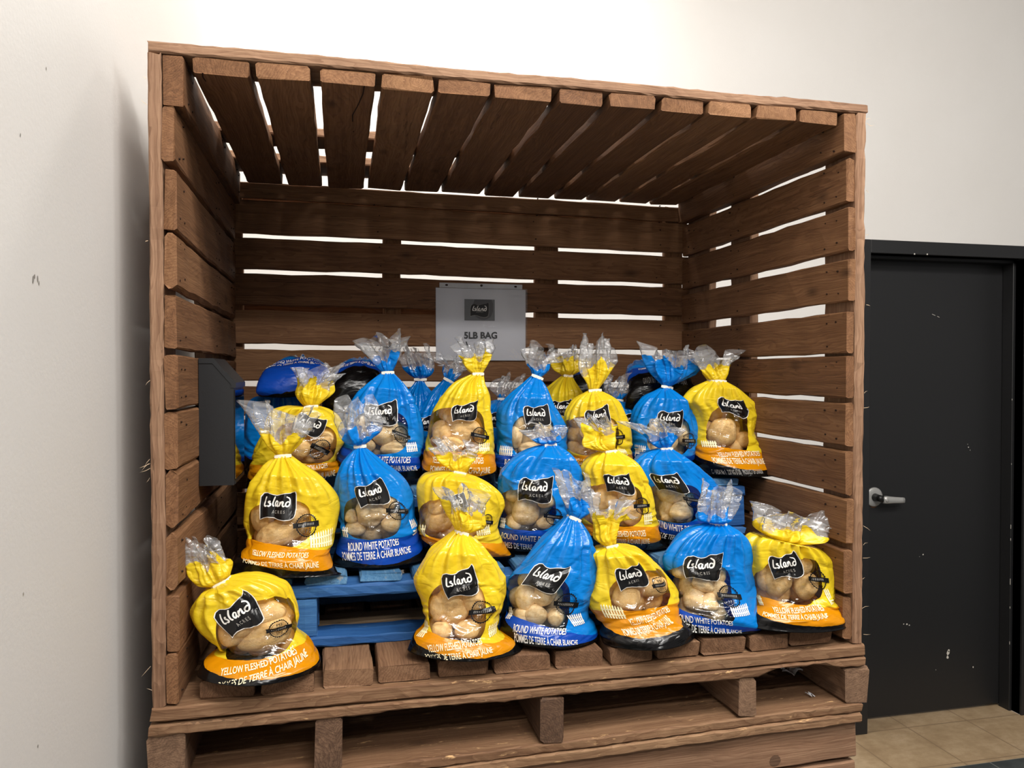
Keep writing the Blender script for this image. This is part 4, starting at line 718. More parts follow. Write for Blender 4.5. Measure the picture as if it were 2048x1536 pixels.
{'id': 'T5', 'c': 'b', 'b': 0.06, 'n': 8, 'rows': [[1.0185, 0.317, 1.1766, 0.317, 0.406], [1.0146, 0.3534, 1.1793, 0.3568, 0.406], [1.0132, 0.3868, 1.1819, 0.3845, 0.406], [1.0131, 0.4326, 1.1804, 0.4312, 0.406], [1.0262, 0.472, 1.1721, 0.4653, 0.406], [1.0512, 0.4978, 1.1503, 0.4894, 0.406], [1.0777, 0.5137, 1.1219, 0.5134, 0.406], [1.095, 0.5248, 1.1098, 0.5222, 0.406], [1.0763, 0.551, 1.1488, 0.5433, 0.406], [1.0656, 0.5833, 1.1704, 0.5634, 0.406], [1.0602, 0.6155, 1.1785, 0.6061, 0.406]], 'tc': 0.7, 'label': 'blue potato bag in third row with wide fanned blue neck', 'b0': 0.036, 'short': 'blue bag with fanned neck', 'lie': 0, 'win': [0.1095, 0.0949, 0], 'band': 1, 'black': 1, 'logo': [-2, 0.0632], 'badge': [0, 0.0184], 'txt': [], 'fence': [[0.0362, 0.0265]], 'pot': [[0.0218, 0.0194, 0, 'upper left'], [0.0183, 0.0318, 0, 'tall right'], [0.0195, 0.0219, 0, 'lower middle']], 'clip': 0.0315, 'st': [[0.4286, -0.1122], [0.2017, -0.2992], [0.084, -0.2618], [0.6303, -0.1122], [0.3697, 0.6358], [0.2521, -1.1594], [0.521, -0.4488], [0.4454, 0.5984], [0.3529, 0.0]]},
{'id': 'T6', 'c': 'y', 'b': 0.06, 'n': 8, 'rows': [[1.174, 0.3153, 1.3734, 0.305, 0.357], [1.1643, 0.3421, 1.372, 0.3239, 0.3617], [1.1691, 0.3799, 1.3517, 0.3658, 0.3772], [1.1728, 0.4227, 1.3253, 0.41, 0.385], [1.1592, 0.4665, 1.3391, 0.4568, 0.385], [1.1404, 0.4903, 1.325, 0.4797, 0.385], [1.1631, 0.5149, 1.2901, 0.5091, 0.385], [1.209, 0.5396, 1.25, 0.537, 0.385], [1.1954, 0.5584, 1.2554, 0.5583, 0.385], [1.1872, 0.5758, 1.2608, 0.5809, 0.385], [1.1682, 0.6081, 1.2855, 0.6011, 0.385]], 'tc': 0.55, 'label': 'yellow potato bag at right end of third row beside crate wall', 'b0': 0.074, 'short': 'right-end yellow bag in third row', 'lie': 0, 'win': [0.1029, 0.1175, -4], 'band': 1, 'black': 1, 'logo': [-14, 0.071], 'badge': [-20, 0.016], 'txt': [[0, 0.113, 1, 0.0135], [1, 0.1376, -2, 0.0147], [2, 0.1302, 0, 0.0111]], 'fence': [[0.0389, 0.017]], 'pot': [[0.0379, 0.0379, 0, 'big round'], [0.0247, 0.021, 0, 'lower right']], 'clip': 0.0316, 'st': [[0.4706, -0.187], [0.2773, -0.3366], [0.0756, -0.4488], [0.7395, 0.1122], [0.5126, 1.5334], [0.2269, -0.1122], [0.1513, -0.187], [0.042, -0.374], [0.3109, -1.0098], [0.437, -0.2618], [0.3782, 0.6358]]},
{'id': 'B0', 'c': 'b', 'b': 0.055, 'n': 6, 'rows': [[0.0857, 0.317, 0.2264, 0.317, 0.55], [0.0848, 0.3757, 0.2289, 0.3723, 0.55], [0.0885, 0.4353, 0.2386, 0.4329, 0.55], [0.0979, 0.477, 0.2295, 0.4792, 0.55], [0.1139, 0.4996, 0.2155, 0.5036, 0.55], [0.1518, 0.5113, 0.1783, 0.5111, 0.55], [0.1461, 0.5149, 0.183, 0.5159, 0.55], [0.1438, 0.5185, 0.1854, 0.5207, 0.55]], 'tc': 0.5, 'label': 'blue potato bag in rear beside black box, under a lying blue bag', 'b0': 0.033, 'short': '', 'lie': 0, 'band': 1, 'black': 1, 'txt': [], 'fence': [], 'pot': [], 'clip': 0.0305, 'st': [[0.2437, -0.0374], [0.1765, 0.0]]},
{'id': 'B3', 'c': 'b', 'b': 0.055, 'n': 7, 'rows': [[0.3093, 0.317, 0.4061, 0.317, 0.55], [0.3047, 0.3705, 0.4185, 0.3679, 0.55], [0.3038, 0.4318, 0.4248, 0.4299, 0.55], [0.3075, 0.4686, 0.425, 0.4672, 0.55], [0.322, 0.5113, 0.419, 0.5107, 0.55], [0.3486, 0.532, 0.3946, 0.5294, 0.55], [0.3655, 0.5394, 0.38, 0.5393, 0.55], [0.3607, 0.5443, 0.3849, 0.5467, 0.55], [0.3583, 0.5517, 0.3898, 0.5541, 0.55]], 'tc': 0.5, 'label': 'blue potato bag behind left third-row blue bag, only its shoulder showing', 'b0': 0.033, 'short': '', 'lie': 0, 'band': 1, 'black': 1, 'txt': [], 'fence': [], 'pot': [], 'clip': 0.0313, 'st': [[0.2353, -0.187], [0.1261, -0.187]]},
{'id': 'B4', 'c': 'b', 'b': 0.055, 'n': 7, 'rows': [[0.4554, 0.317, 0.5555, 0.317, 0.55], [0.453, 0.3795, 0.5607, 0.3772, 0.55], [0.4557, 0.4294, 0.5557, 0.4278, 0.55], [0.4632, 0.4792, 0.5432, 0.4784, 0.55], [0.4745, 0.5103, 0.5307, 0.5099, 0.55], [0.4907, 0.5289, 0.5182, 0.5288, 0.55], [0.4982, 0.5427, 0.5132, 0.5426, 0.55], [0.4833, 0.554, 0.5308, 0.5539, 0.55], [0.4747, 0.5727, 0.5334, 0.5727, 0.55], [0.4612, 0.6162, 0.5209, 0.6141, 0.55]], 'tc': 0.4, 'label': 'rear blue potato bag with clear tail, between left third-row blue and yellow bags', 'b0': 0.033, 'short': '', 'lie': 0, 'band': 1, 'black': 1, 'txt': [], 'fence': [], 'pot': [], 'clip': 0.0318, 'st': [[0.3445, 0.0], [0.1849, -0.0374]]},
{'id': 'B5', 'c': 'b', 'b': 0.055, 'n': 7, 'rows': [[0.4922, 0.317, 0.6144, 0.317, 0.52], [0.4874, 0.3692, 0.6145, 0.3663, 0.52], [0.485, 0.4063, 0.6145, 0.4038, 0.52], [0.4925, 0.4555, 0.6096, 0.4539, 0.52], [0.5148, 0.4923, 0.6021, 0.4977, 0.52], [0.5421, 0.5218, 0.5921, 0.5265, 0.52], [0.5646, 0.544, 0.5821, 0.534, 0.52], [0.5621, 0.5589, 0.5946, 0.5514, 0.52], [0.5646, 0.5763, 0.6022, 0.5638, 0.52], [0.5398, 0.5936, 0.6098, 0.5913, 0.52]], 'tc': 0.35, 'label': 'rear blue potato bag leaning right, tied neck under lower left of price sign', 'b0': 0.033, 'short': '', 'lie': 0, 'band': 1, 'black': 1, 'logo': [10, 0.0531], 'txt': [], 'fence': [], 'pot': [], 'clip': 0.0315, 'st': [[0.3025, -0.1122], [0.1681, -0.1122], [0.5378, -0.6732]]},
{'id': 'B6', 'c': 'b', 'b': 0.055, 'n': 7, 'rows': [[0.6451, 0.317, 0.7497, 0.317, 0.55], [0.64, 0.3627, 0.7497, 0.3601, 0.55], [0.6375, 0.4265, 0.7524, 0.4246, 0.55], [0.6453, 0.462, 0.7432, 0.4608, 0.55], [0.6686, 0.4796, 0.7366, 0.4789, 0.55], [0.6907, 0.4871, 0.7235, 0.4842, 0.55], [0.7104, 0.492, 0.7261, 0.4906, 0.55], [0.7025, 0.5023, 0.7366, 0.5021, 0.55], [0.6973, 0.5178, 0.7499, 0.5175, 0.55], [0.7104, 0.5459, 0.7631, 0.5406, 0.55]], 'tc': 0.12, 'label': "rear blue potato bag in the gap below the price sign's right half", 'b0': 0.033, 'short': '', 'lie': 0, 'band': 1, 'black': 1, 'logo': [5, 0.055], 'txt': [], 'fence': [], 'pot': [], 'clip': 0.0326, 'st': [[0.3361, -0.1496], [0.1681, -0.1496], [0.6891, -0.2618]]},
{'id': 'B7', 'c': 'y', 'b': 0.055, 'n': 7, 'rows': [[0.8096, 0.317, 0.9224, 0.317, 0.5], [0.8057, 0.3638, 0.9251, 0.361, 0.5], [0.8057, 0.4271, 0.9278, 0.4252, 0.5], [0.8097, 0.4777, 0.9223, 0.4765, 0.5], [0.8188, 0.5093, 0.9089, 0.5087, 0.5], [0.8425, 0.5345, 0.8929, 0.5343, 0.5], [0.8636, 0.5522, 0.8849, 0.5509, 0.5], [0.8478, 0.5637, 0.9035, 0.5636, 0.5], [0.8451, 0.5814, 0.9062, 0.5841, 0.5], [0.8346, 0.6118, 0.9115, 0.6173, 0.5]], 'tc': 0.7, 'label': 'yellow potato bag in rear between slim blue bag and tall-tailed yellow bag', 'b0': 0.033, 'short': '', 'lie': 0, 'band': 1, 'black': 1, 'logo': [0, 0.0547], 'txt': [], 'fence': [], 'pot': [], 'clip': 0.0248, 'st': [[0.3193, -0.2618], [0.1345, -0.2618], [0.6639, -0.374]]},
{'id': 'B10', 'c': 'b', 'b': 0.055, 'n': 6, 'rows': [[0.9768, 0.317, 1.0951, 0.3154, 0.52], [0.9727, 0.3579, 1.095, 0.3551, 0.52], [0.9726, 0.4101, 1.0949, 0.4079, 0.52], [0.9808, 0.449, 1.0835, 0.4477, 0.52], [0.9918, 0.4776, 1.0639, 0.4716, 0.52], [1.0, 0.4893, 1.0249, 0.4864, 0.52], [0.989, 0.4985, 1.0332, 0.4981, 0.52], [0.9807, 0.5142, 1.0443, 0.5138, 0.52], [0.9862, 0.5428, 1.0554, 0.54, 0.52]], 'tc': 0.2, 'label': 'rear blue potato bag glimpsed between tall-tailed yellow and fan-necked blue bags', 'b0': 0.033, 'short': '', 'lie': 0, 'band': 1, 'black': 1, 'logo': [0, 0.0513], 'txt': [], 'fence': [], 'pot': [], 'clip': 0.0331, 'st': [[0.3277, -0.374], [0.1429, -0.374], [0.6975, -0.1122]]},
{'id': 'B11', 'c': 'b', 'b': 0.055, 'n': 6, 'rows': [[1.2603, 0.3073, 1.403, 0.305, 0.55], [1.2557, 0.362, 1.4027, 0.3588, 0.55], [1.2599, 0.4301, 1.3948, 0.4281, 0.55], [1.279, 0.4776, 1.384, 0.4766, 0.55], [1.3087, 0.5047, 1.3717, 0.5042, 0.55], [1.3355, 0.5196, 1.3596, 0.5195, 0.55], [1.3235, 0.5279, 1.3716, 0.5277, 0.55], [1.3175, 0.5416, 1.3776, 0.5414, 0.55], [1.3264, 0.5635, 1.3927, 0.5607, 0.55]], 'tc': 0.35, 'label': 'rear blue potato bag hidden behind right-end third-row bag, blue tip showing', 'b0': 0.033, 'short': '', 'lie': 0, 'band': 1, 'black': 1, 'txt': [], 'fence': [], 'pot': [], 'clip': 0.0349, 'st': [[0.2773, -0.4488], [0.1176, -0.4488]]},
{'id': 'L1', 'c': 'b', 'b': 0.033, 'n': 7, 'rows': [[0.1284, 0.5067, 0.2666, 0.5196, 0.47], [0.1224, 0.516, 0.2781, 0.5313, 0.465], [0.1255, 0.5341, 0.2871, 0.5487, 0.48], [0.1366, 0.5522, 0.2808, 0.564, 0.53], [0.1564, 0.5642, 0.2678, 0.5716, 0.6], [0.18, 0.5693, 0.2418, 0.5745, 0.66], [0.1994, 0.5708, 0.2169, 0.5734, 0.69], [0.1939, 0.5721, 0.2241, 0.5747, 0.7], [0.1883, 0.5735, 0.2288, 0.5761, 0.71], [0.1824, 0.5749, 0.2308, 0.5775, 0.725]], 'tc': 0.5, 'label': 'blue potato bag lying on its back at rear left, just past the black box', 'b0': 0.0198, 'short': '', 'lie': 1, 'txt': [], 'fence': [], 'pot': [], 'clip': 0.031, 'stband': 0.44, 'stblack': 0.03, 'stlogo': (0.15, 0.62, 0, 0.055), 'sttxt': [(0, 0.0, 0.36, 0.12, 0.013), (1, 0.0, 0.26, 0.15, 0.013)], 'st': []},
{'id': 'L2', 'c': 'b', 'b': 0.033, 'n': 7, 'rows': [[0.2686, 0.4635, 0.3814, 0.481, 0.47], [0.2711, 0.4964, 0.3929, 0.5071, 0.465], [0.2893, 0.5334, 0.4031, 0.54, 0.48], [0.3055, 0.5567, 0.4119, 0.5591, 0.53], [0.3227, 0.5666, 0.4159, 0.5666, 0.6], [0.3423, 0.5693, 0.3999, 0.5693, 0.66], [0.3649, 0.5708, 0.383, 0.5708, 0.69], [0.3599, 0.5721, 0.3886, 0.5722, 0.7], [0.3576, 0.5735, 0.3917, 0.5735, 0.71], [0.3553, 0.5736, 0.395, 0.5736, 0.725]], 'tc': 0.5, 'label': 'blue potato bag lying at rear left with its wide black bottom strip showing', 'b0': 0.0198, 'short': '', 'lie': 1, 'txt': [], 'fence': [], 'pot': [], 'clip': 0.0316, 'stband': 0.42, 'stblack': 0.3, 'sttxt': [(1, 0.0, 0.36, 0.12, 0.011)], 'st': []},
{'id': 'L3', 'c': 'b', 'b': 0.033, 'n': 7, 'rows': [[1.0195, 0.4704, 1.216, 0.4591, 0.47], [1.0202, 0.4961, 1.2162, 0.488, 0.465], [1.0341, 0.5276, 1.2107, 0.5242, 0.48], [1.0453, 0.5504, 1.2162, 0.5474, 0.53], [1.0696, 0.5637, 1.2166, 0.5608, 0.6], [1.1227, 0.5694, 1.2136, 0.5665, 0.66], [1.1653, 0.5709, 1.1899, 0.5695, 0.69], [1.1633, 0.5724, 1.2004, 0.571, 0.7], [1.1613, 0.5739, 1.2109, 0.5725, 0.71], [1.1643, 0.5755, 1.2237, 0.574, 0.725]], 'tc': 0.5, 'label': 'blue potato bag lying at rear right, black weight strip facing out', 'b0': 0.0198, 'short': '', 'lie': 1, 'txt': [], 'fence': [], 'pot': [], 'clip': 0.0343, 'stband': 0.4, 'stblack': 0.28, 'stlogo': (0.0, 0.68, 0, 0.055), 'sttxt': [(1, 0.0, 0.34, 0.12, 0.011), (2, 0.0, 0.2, 0.12, 0.011)], 'st': []},
{'id': 'L4', 'c': 'b', 'b': 0.033, 'n': 7, 'rows': [[0.8884, 0.4786, 0.9753, 0.4778, 0.52], [0.8842, 0.4943, 0.9762, 0.4935, 0.515], [0.8915, 0.5197, 0.9815, 0.5192, 0.53], [0.9065, 0.5399, 0.9929, 0.5397, 0.57], [0.9276, 0.5529, 1.0048, 0.5528, 0.62], [0.9668, 0.5582, 1.011, 0.5582, 0.68], [0.9851, 0.5596, 1.0, 0.5596, 0.7], [0.9854, 0.561, 1.0063, 0.561, 0.71], [0.984, 0.5625, 1.011, 0.5624, 0.715], [0.9827, 0.5625, 1.0157, 0.5624, 0.72]], 'tc': 0.5, 'label': 'blue potato bag lying at rear centre, just left of the tallest yellow tail', 'b0': 0.0198, 'short': '', 'lie': 1, 'txt': [], 'fence': [], 'pot': [], 'clip': 0.0337, 'stband': 0.42, 'stblack': 0.3, 'stlogo': (-0.1, 0.62, 0, 0.05), 'st': []},
]

# ------------------------------------------------------------------ potatoes (one shape library, own object each)
def potato_mesh(seed, mt):
    r = np.random.RandomState(seed); nu, nv = 28, 18; V = []; F = []
    k = r.normal(0, 1, (6, 3)); ph = r.uniform(0, 6.28, 6); am = r.uniform(.015, .05, 6)
    for j in range(nv + 1):
        t = math.pi * j / nv
        for i in range(nu):
            q = 2 * math.pi * i / nu; d = np.array((math.sin(t) * math.cos(q), math.sin(t) * math.sin(q), math.cos(t)))
            rad = 1 + sum(am[m] * math.sin(2.1 * k[m].dot(d) + ph[m]) for m in range(6)); V.append(d * rad)
    V = np.array(V)
    for s, e in ((0, nu), (nv * nu, (nv + 1) * nu)): V[s:e] = V[s:e].mean(0)
    V -= (V.max(0) + V.min(0)) / 2; V /= (V.max(0) - V.min(0)) / 2
    for j in range(nv):
        for i in range(nu):
            a, b = j * nu + i, j * nu + (i + 1) % nu
            F.append((a, a + nu, b + nu, b))
    mb = MB(); mb.add(V, F, 0, smooth=True); return mb.mesh('potato', [mt])
PM = {c: [potato_mesh(s + (50 if c == 'b' else 0), M['pot' + c]) for s in range(7)] for c in 'yb'}

# ------------------------------------------------------------------ potato bags
def spline(P, x, xn):
    """Catmull-Rom through columns of P given at x"""
    P = np.array(P, float); out = np.empty((len(xn), P.shape[1]))
    m = np.zeros_like(P); m[1:-1] = (P[2:] - P[:-2]) / (x[2:] - x[:-2])[:, None]; m[0] = (P[1] - P[0]) / (x[1] - x[0]); m[-1] = (P[-1] - P[-2]) / (x[-1] - x[-2])
    i = np.clip(np.searchsorted(x, xn, side='right') - 1, 0, len(x) - 2); h = (x[i + 1] - x[i])[:, None]; t = ((xn - x[i]) / (x[i + 1] - x[i]))[:, None]
    return (2 * t**3 - 3 * t**2 + 1) * P[i] + (t**3 - 2 * t**2 + t) * h * m[i] + (-2 * t**3 + 3 * t**2) * P[i + 1] + (t**3 - t**2) * h * m[i + 1]
def sm(x): x = np.clip(x, 0, 1); return x * x * (3 - 2 * x)
NU, NV = 168, 120
def attr(me, name, a):
    q = me.attributes.new(name, 'FLOAT', 'POINT'); q.data.foreach_set('value', np.asarray(a, np.float32).ravel())
def gridmesh(name, P, closed, mats, cap=False):
    nv, nu = P.shape[:2]; idx = np.arange(nv * nu).reshape(nv, nu)
    a = idx[:-1]; b = np.roll(idx, -1, 1)[:-1]; c = np.roll(idx, -1, 1)[1:]; d = idx[1:]
    q = np.stack([a, b, c, d], -1)
    if not closed: q = q[:, :-1]
    faces = q.reshape(-1, 4).tolist()
    if cap: faces.append(idx[0, ::-1].tolist())
    me = bpy.data.meshes.new(name); me.from_pydata(P.reshape(-1, 3).tolist(), [], faces)
    me.polygons.foreach_set('use_smooth', [True] * len(faces))
    for m in mats: me.materials.append(m)
    me.update(); return me

GROUP = {'F': 'potato bags of the front row', 'S': 'potato bags of the second row', 'T': 'potato bags of the third row', 'B': 'potato bags at the rear', 'L': 'potato bags at the rear'}
TXT = {'y': ["YELLOW FLESHED POTATOES", "POMMES DE TERRE À CHAIR JAUNE", "CANADA No 1   2.27 KG (5 LB)   PRODUCT OF CANADA"],
       'b': ["ROUND WHITE POTATOES", "POMMES DE TERRE À CHAIR BLANCHE", "CANADA No 1   2.27 KG (5 LB)   PRODUCT OF CANADA"]}

def make_bag(B, seed):
    r = np.random.RandomState(seed); col = B['c']; rows = np.array(B['rows']); n = B['n']
    body = rows[:n]; tail = rows[n - 1:]
    Lp = np.stack([body[:, 0], body[:, 4], body[:, 1]], 1); Rp = np.stack([body[:, 2], body[:, 4], body[:, 3]], 1)
    mid = (Lp + Rp) / 2; x = np.concatenate([[0], np.cumsum(np.maximum(np.linalg.norm(np.diff(mid, axis=0), axis=1), .006))])
    H = x[-1]; t = np.linspace(0, 1, NV); xn = t * H
    Lq = spline(Lp, x, xn); Rq = spline(Rp, x, xn); cen = (Lq + Rq) / 2
    wv = Rq - Lq; a = np.linalg.norm(wv, axis=1) / 2; wd = wv / (2 * a[:, None])
    tg = np.gradient(cen, axis=0); k = 9; tg = np.stack([np.convolve(np.pad(tg[:, i], k // 2, 'edge'), np.ones(k) / k, 'valid') for i in range(3)], 1)
    nr = np.cross(wd, tg); nr /= np.linalg.norm(nr, axis=1)[:, None]
    if B['lie'] == 0:
        nr = nr * np.array((.25, 1, 0.0)); nr /= np.linalg.norm(nr, axis=1)[:, None]
    pb0 = B.get('b0', .6 * B['b']) / B['b']; prof = pb0 + (1 - pb0) * sm(t / .2); b = np.minimum(B['b'] * prof * (1 - .10 * sm((t - .45) / .3)), a * 1.12)
    th = np.linspace(-math.pi, math.pi, NU, endpoint=False)       # 0 = front centre
    pe = 2.25 - .55 * sm(1 - t / .12)
    S, K = np.sin(th), np.cos(th)
    X = np.empty((NV, NU)); Yv = np.empty((NV, NU)); Lc = np.empty(NV); qd = np.linspace(-math.pi, math.pi, 721); sd, kd = np.sin(qd), np.cos(qd)
    for i in range(NV):
        xd = np.sign(sd) * np.abs(sd) ** (2 / pe[i]); yd_ = np.sign(kd) * np.abs(kd) ** (2 / pe[i])
        arc = np.concatenate([[0], np.cumsum(np.hypot(np.diff(xd) * a[i], np.diff(yd_) * b[i]))]); Lc[i] = arc[-1] / (2 * math.pi)
        f_ = (th + math.pi) / (2 * math.pi) * arc[-1]; X[i] = np.interp(f_, arc, xd); Yv[i] = np.interp(f_, arc, yd_)
    # folds: radial pleats under the neck, soft lumps and cross creases below
    up = np.clip((t - .42) / .58, 0, 1)[:, None]
    ph = r.uniform(0, 6.28, 12)
    thw = th[None] + .12 * np.sin(2 * th[None] + ph[0])
    pl = (np.abs(np.sin(5.5 * thw + ph[1])) + .6 * np.abs(np.sin(9 * thw + ph[2] + 2 * t[:, None])) + .5 * np.sin(15 * thw + ph[3]) - 1.0)
    rad = np.minimum(a, b)[:, None]
    disp = pl * np.minimum(.24 * rad, .0095) * up ** 1.15
    tt = t[:, None]
    lump = np.sin(3 * th[None] + ph[4] + 5 * tt) * np.sin(7 * tt + ph[5]) * .0030 + np.sin(5 * th[None] - 9 * tt + ph[6]) * .0018
    disp = disp + lump * np.sin(math.pi * np.clip(tt * 1.05, 0, 1))
    crease = np.abs(np.sin(34 * tt + 2.2 * np.sin(2 * th[None] + ph[7]) + ph[8])) ** 3 * np.exp(-((tt - .27 - .05 * np.sin(th[None] + ph[9])) / .12) ** 2)
    disp = disp - crease * .0034 * (np.abs(np.sin(th[None] * .5)) * .8 + .25)
    # sharp random creases: (centre, direction, length, depth) in film coordinates
    sx_ = th[None] * Lc[:, None]; sy_ = (tt * H) * np.ones_like(th[None]); nk = 34 if B.get('win') else 18
    for q_ in range(nk):
        if q_ % 3 == 0: c0, c1, an_ = r.uniform(-.09, .09), H * r.uniform(.12, .45), r.normal(0, .35)
        elif q_ % 3 == 1: c0 = r.uniform(-.085, .085); c1 = H * r.uniform(.5, .95); an_ = math.atan2(H - c1, -c0 * .9) + r.normal(0, .22)
        else: c0, c1, an_ = r.uniform(-.1, .1), H * r.uniform(.3, .8), r.uniform(0, 3.14)
        dx_, dy_ = sx_ - c0, sy_ - c1; al = dx_ * math.cos(an_) + dy_ * math.sin(an_); ac = -dx_ * math.sin(an_) + dy_ * math.cos(an_)
        ac = ac + .006 * np.sin(al * 60 + q_); ln = r.uniform(.018, .05); wq = r.uniform(.003, .0065)
        amp_ = r.uniform(.0014, .0042) * (1 if r.rand() < .55 else -1)
        disp = disp + amp_ * np.exp(-np.abs(ac / wq) ** 1.4) * np.exp(-(al / ln) ** 4) * np.sin(math.pi * np.clip(tt * 1.1, 0, 1)) ** .6
    P = cen[:, None] + wd[:, None] * (a[:, None] * X)[..., None] + nr[:, None] * (b[:, None] * Yv)[..., None]
    dirn = wd[:, None] * (X * b[:, None])[..., None] + nr[:, None] * (Yv * a[:, None])[..., None]
    dirn /= np.linalg.norm(dirn, axis=2)[..., None] + 1e-9
    P = P + dirn * disp[..., None]
    fr = np.where(np.abs(th) <= math.pi / 2)[0]                   # front columns
    FX, FZ, FY = P[:, fr, 0], P[:, fr, 2], P[:, fr, 1]
    st = iter(B['st'])
    def find():
        return next(st)                                           # measured (height, angle) on the film
    def at_film(t0, h0):
        p = surf(np.array([t0]), np.array([h0]), 0.0)[0]; return p[0], p[2]
    def surf(tq, hq, off):
        i = np.clip(tq * (NV - 1), 0, NV - 1.001); j = (hq + math.pi) / (2 * math.pi) * NU % NU
        i0 = i.astype(int); fi = (i - i0)[:, None]; j0 = j.astype(int) % NU; fj = (j - np.floor(j))[:, None]; j1 = (j0 + 1) % NU
        g = lambda A: (A[i0, j0] * (1 - fi) * (1 - fj) + A[i0 + 1, j0] * fi * (1 - fj) + A[i0, j1] * (1 - fi) * fj + A[i0 + 1, j1] * fi * fj)
        nn = g(NRM); return g(P) + nn * off
    du = np.roll(P, -1, 1) - np.roll(P, 1, 1); dv = np.gradient(P, axis=0); NRM = np.cross(du, dv); NRM /= np.linalg.norm(NRM, axis=2)[..., None] + 1e-12
    if (NRM * dirn).sum() < 0: NRM = -NRM
    base = (float(cen[0, 0]), float(cen[0, 1]), float(P[0, :, 2].min()))
    root = empty('potato_bag', base, B['label'], 'potato bag', GROUP[B['id'][0]])
    O = np.array(base)
    me = gridmesh('bag_film', P - O, True, [M['film' + col]], cap=True)
    # printed zones
    TT = np.repeat(t[:, None], NU, 1); TH = np.repeat(th[None], NV, 0)
    win = np.ones((NV, NU))
    if B.get('win'):
        w, h, rot = B['win']; t0, h0 = find(); px, pz = at_film(t0, h0); wpx, wpz = px, pz
        lx = (P[..., 0] - px) if not B['lie'] else (TH - h0) * Lc[:, None]; ly = P[..., 2] - pz; ang = math.radians(rot); c, s = math.cos(ang), math.sin(ang); ux = (lx * c + ly * s) / (w / 2); uy = (-lx * s + ly * c) / (h / 2)
        win = (np.abs(ux) ** 3 + np.abs(uy) ** 3) - 1
        win[:, np.abs(th) > 1.75] = 1.0
    tb = find()[0] if B.get('band') else B.get('stband', .3)
    tk = find()[0] if B.get('black') else B.get('stblack', .08)
    band = (TT - tb - .018 * np.sin(TH * 1.5 + ph[10])) * H; blk = (TT - max(tk, .02) - .065 * (1 - B['lie']) * np.clip(np.abs(TH) / 1.4, 0, 1.2) ** 2 - .008 * np.sin(TH * 2 + ph[11])) * H
    attr(me, 'win', np.append(win.ravel(), [])); attr(me, 'band', band); attr(me, 'black', blk)
    film = link('bag_film', me, root)
    # ---- gathered top
    NT, NW = 30, 120
    Lt = np.stack([tail[:, 0], tail[:, 4], tail[:, 1]], 1); Rt = np.stack([tail[:, 2], tail[:, 4], tail[:, 3]], 1)
    mt_ = (Lt + Rt) / 2; xt = np.concatenate([[0], np.cumsum(np.maximum(np.linalg.norm(np.diff(mt_, axis=0), axis=1), .004))])
    s = np.linspace(0, 1, NT); Lq2 = spline(Lt, xt, s * xt[-1]); Rq2 = spline(Rt, xt, s * xt[-1]); c2 = (Lq2 + Rq2) / 2
    w2 = Rq2 - Lq2; a2 = np.linalg.norm(w2, axis=1) / 2; w2 = w2 / (2 * a2[:, None]); n2 = np.tile(nr[-1], (NT, 1))
    up2 = np.gradient(c2, axis=0); up2 /= np.linalg.norm(up2, axis=1)[:, None] + 1e-9
    th2 = np.linspace(-math.pi, math.pi, NW, endpoint=False)[None]; ss = s[:, None]; p2 = r.uniform(0, 6.28, 10)
    g = .10 + .38 * sm(ss / .5)
    ruf = 1 + g * (.5 * np.sin(4 * th2 + p2[0] + 1.2 * ss) + .38 * np.sin(7 * th2 + p2[1] - 2 * ss) + .30 * np.sin(11 * th2 + p2[2]) + .2 * np.sin(17 * th2 + p2[3] + 3 * ss)) - .12 * sm(ss / .5)
    rr = a2[:, None] * np.clip(ruf, .25, 1.5) * (1 + .18 * ss)
    bd = (1.0 - .45 * sm(ss / .6))
    ed = min(xt[-1] * .24, .014) * sm((ss - .4) / .6) * (np.sin(3 * th2 + p2[4]) + .6 * np.sin(5 * th2 + p2[5]))
    P2 = c2[:, None] + w2[:, None] * (rr * np.sin(th2))[..., None] + n2[:, None] * (rr * bd * np.cos(th2))[..., None] + up2[:, None] * ed[..., None]
    j2 = r.normal(0, 1, (NT, NW)); 
    for _ in range(2): j2 = (j2 + np.roll(j2, 1, 1) + np.roll(j2, -1, 1) + np.vstack([j2[:1], j2[:-1]]) + np.vstack([j2[1:], j2[-1:]])) / 5
    P2 = P2 + n2[:, None] * (j2 * .005 * ss)[..., None] + w2[:, None] * (np.roll(j2, 13, 1) * .004 * ss)[..., None]
    me2 = gridmesh('gathered_top', P2 - O, True, [M['tail' + col]])
    clear = (ss - B['tc'] - .10 * np.sin(3 * th2 + p2[6]) - .08 * np.sin(7 * th2 + p2[7]))
    attr(me2, 'clear', clear)
    link('gathered_top', me2, root)
    # ---- closure tag round the neck
    nc = cen[-1]; an = math.atan2(wd[-1, 2], wd[-1, 0]); wN = wd[-1]; uN = np.cross(nr[-1], wN) * 1.0
    if uN.dot(tg[-1]) < 0: uN = -uN
    fN = nr[-1] if nr[-1][1] < 0 or B['lie'] else -nr[-1]
    mb = MB(); hw, hh, d0 = B['clip'] / 2, .0036, float(b[-1]) * .9
    V = []; F = []; nn = 9
    for i in range(nn):
        q = (i / (nn - 1) - .5) * 2
        for hz2 in (-hh, hh):
            for dd in (0, .0022): V.append(nc - O + wN * (q * hw) + uN * (hz2 * (1 - .25 * abs(q) ** 3)) + fN * (d0 + dd + .0015 * (1 - q * q)))
    for i in range(nn - 1):
        o0 = i * 4; o1 = o0 + 4
        F += [(o0 + 1, o0 + 3, o1 + 3, o1 + 1), (o0, o1, o1 + 2, o0 + 2), (o0, o0 + 1, o1 + 1, o1), (o0 + 2, o1 + 2, o1 + 3, o0 + 3)]
    F += [(0, 2, 3, 1), ((nn - 1) * 4, (nn - 1) * 4 + 1, (nn - 1) * 4 + 3, (nn - 1) * 4 + 2)]
    mb.add(V, F)
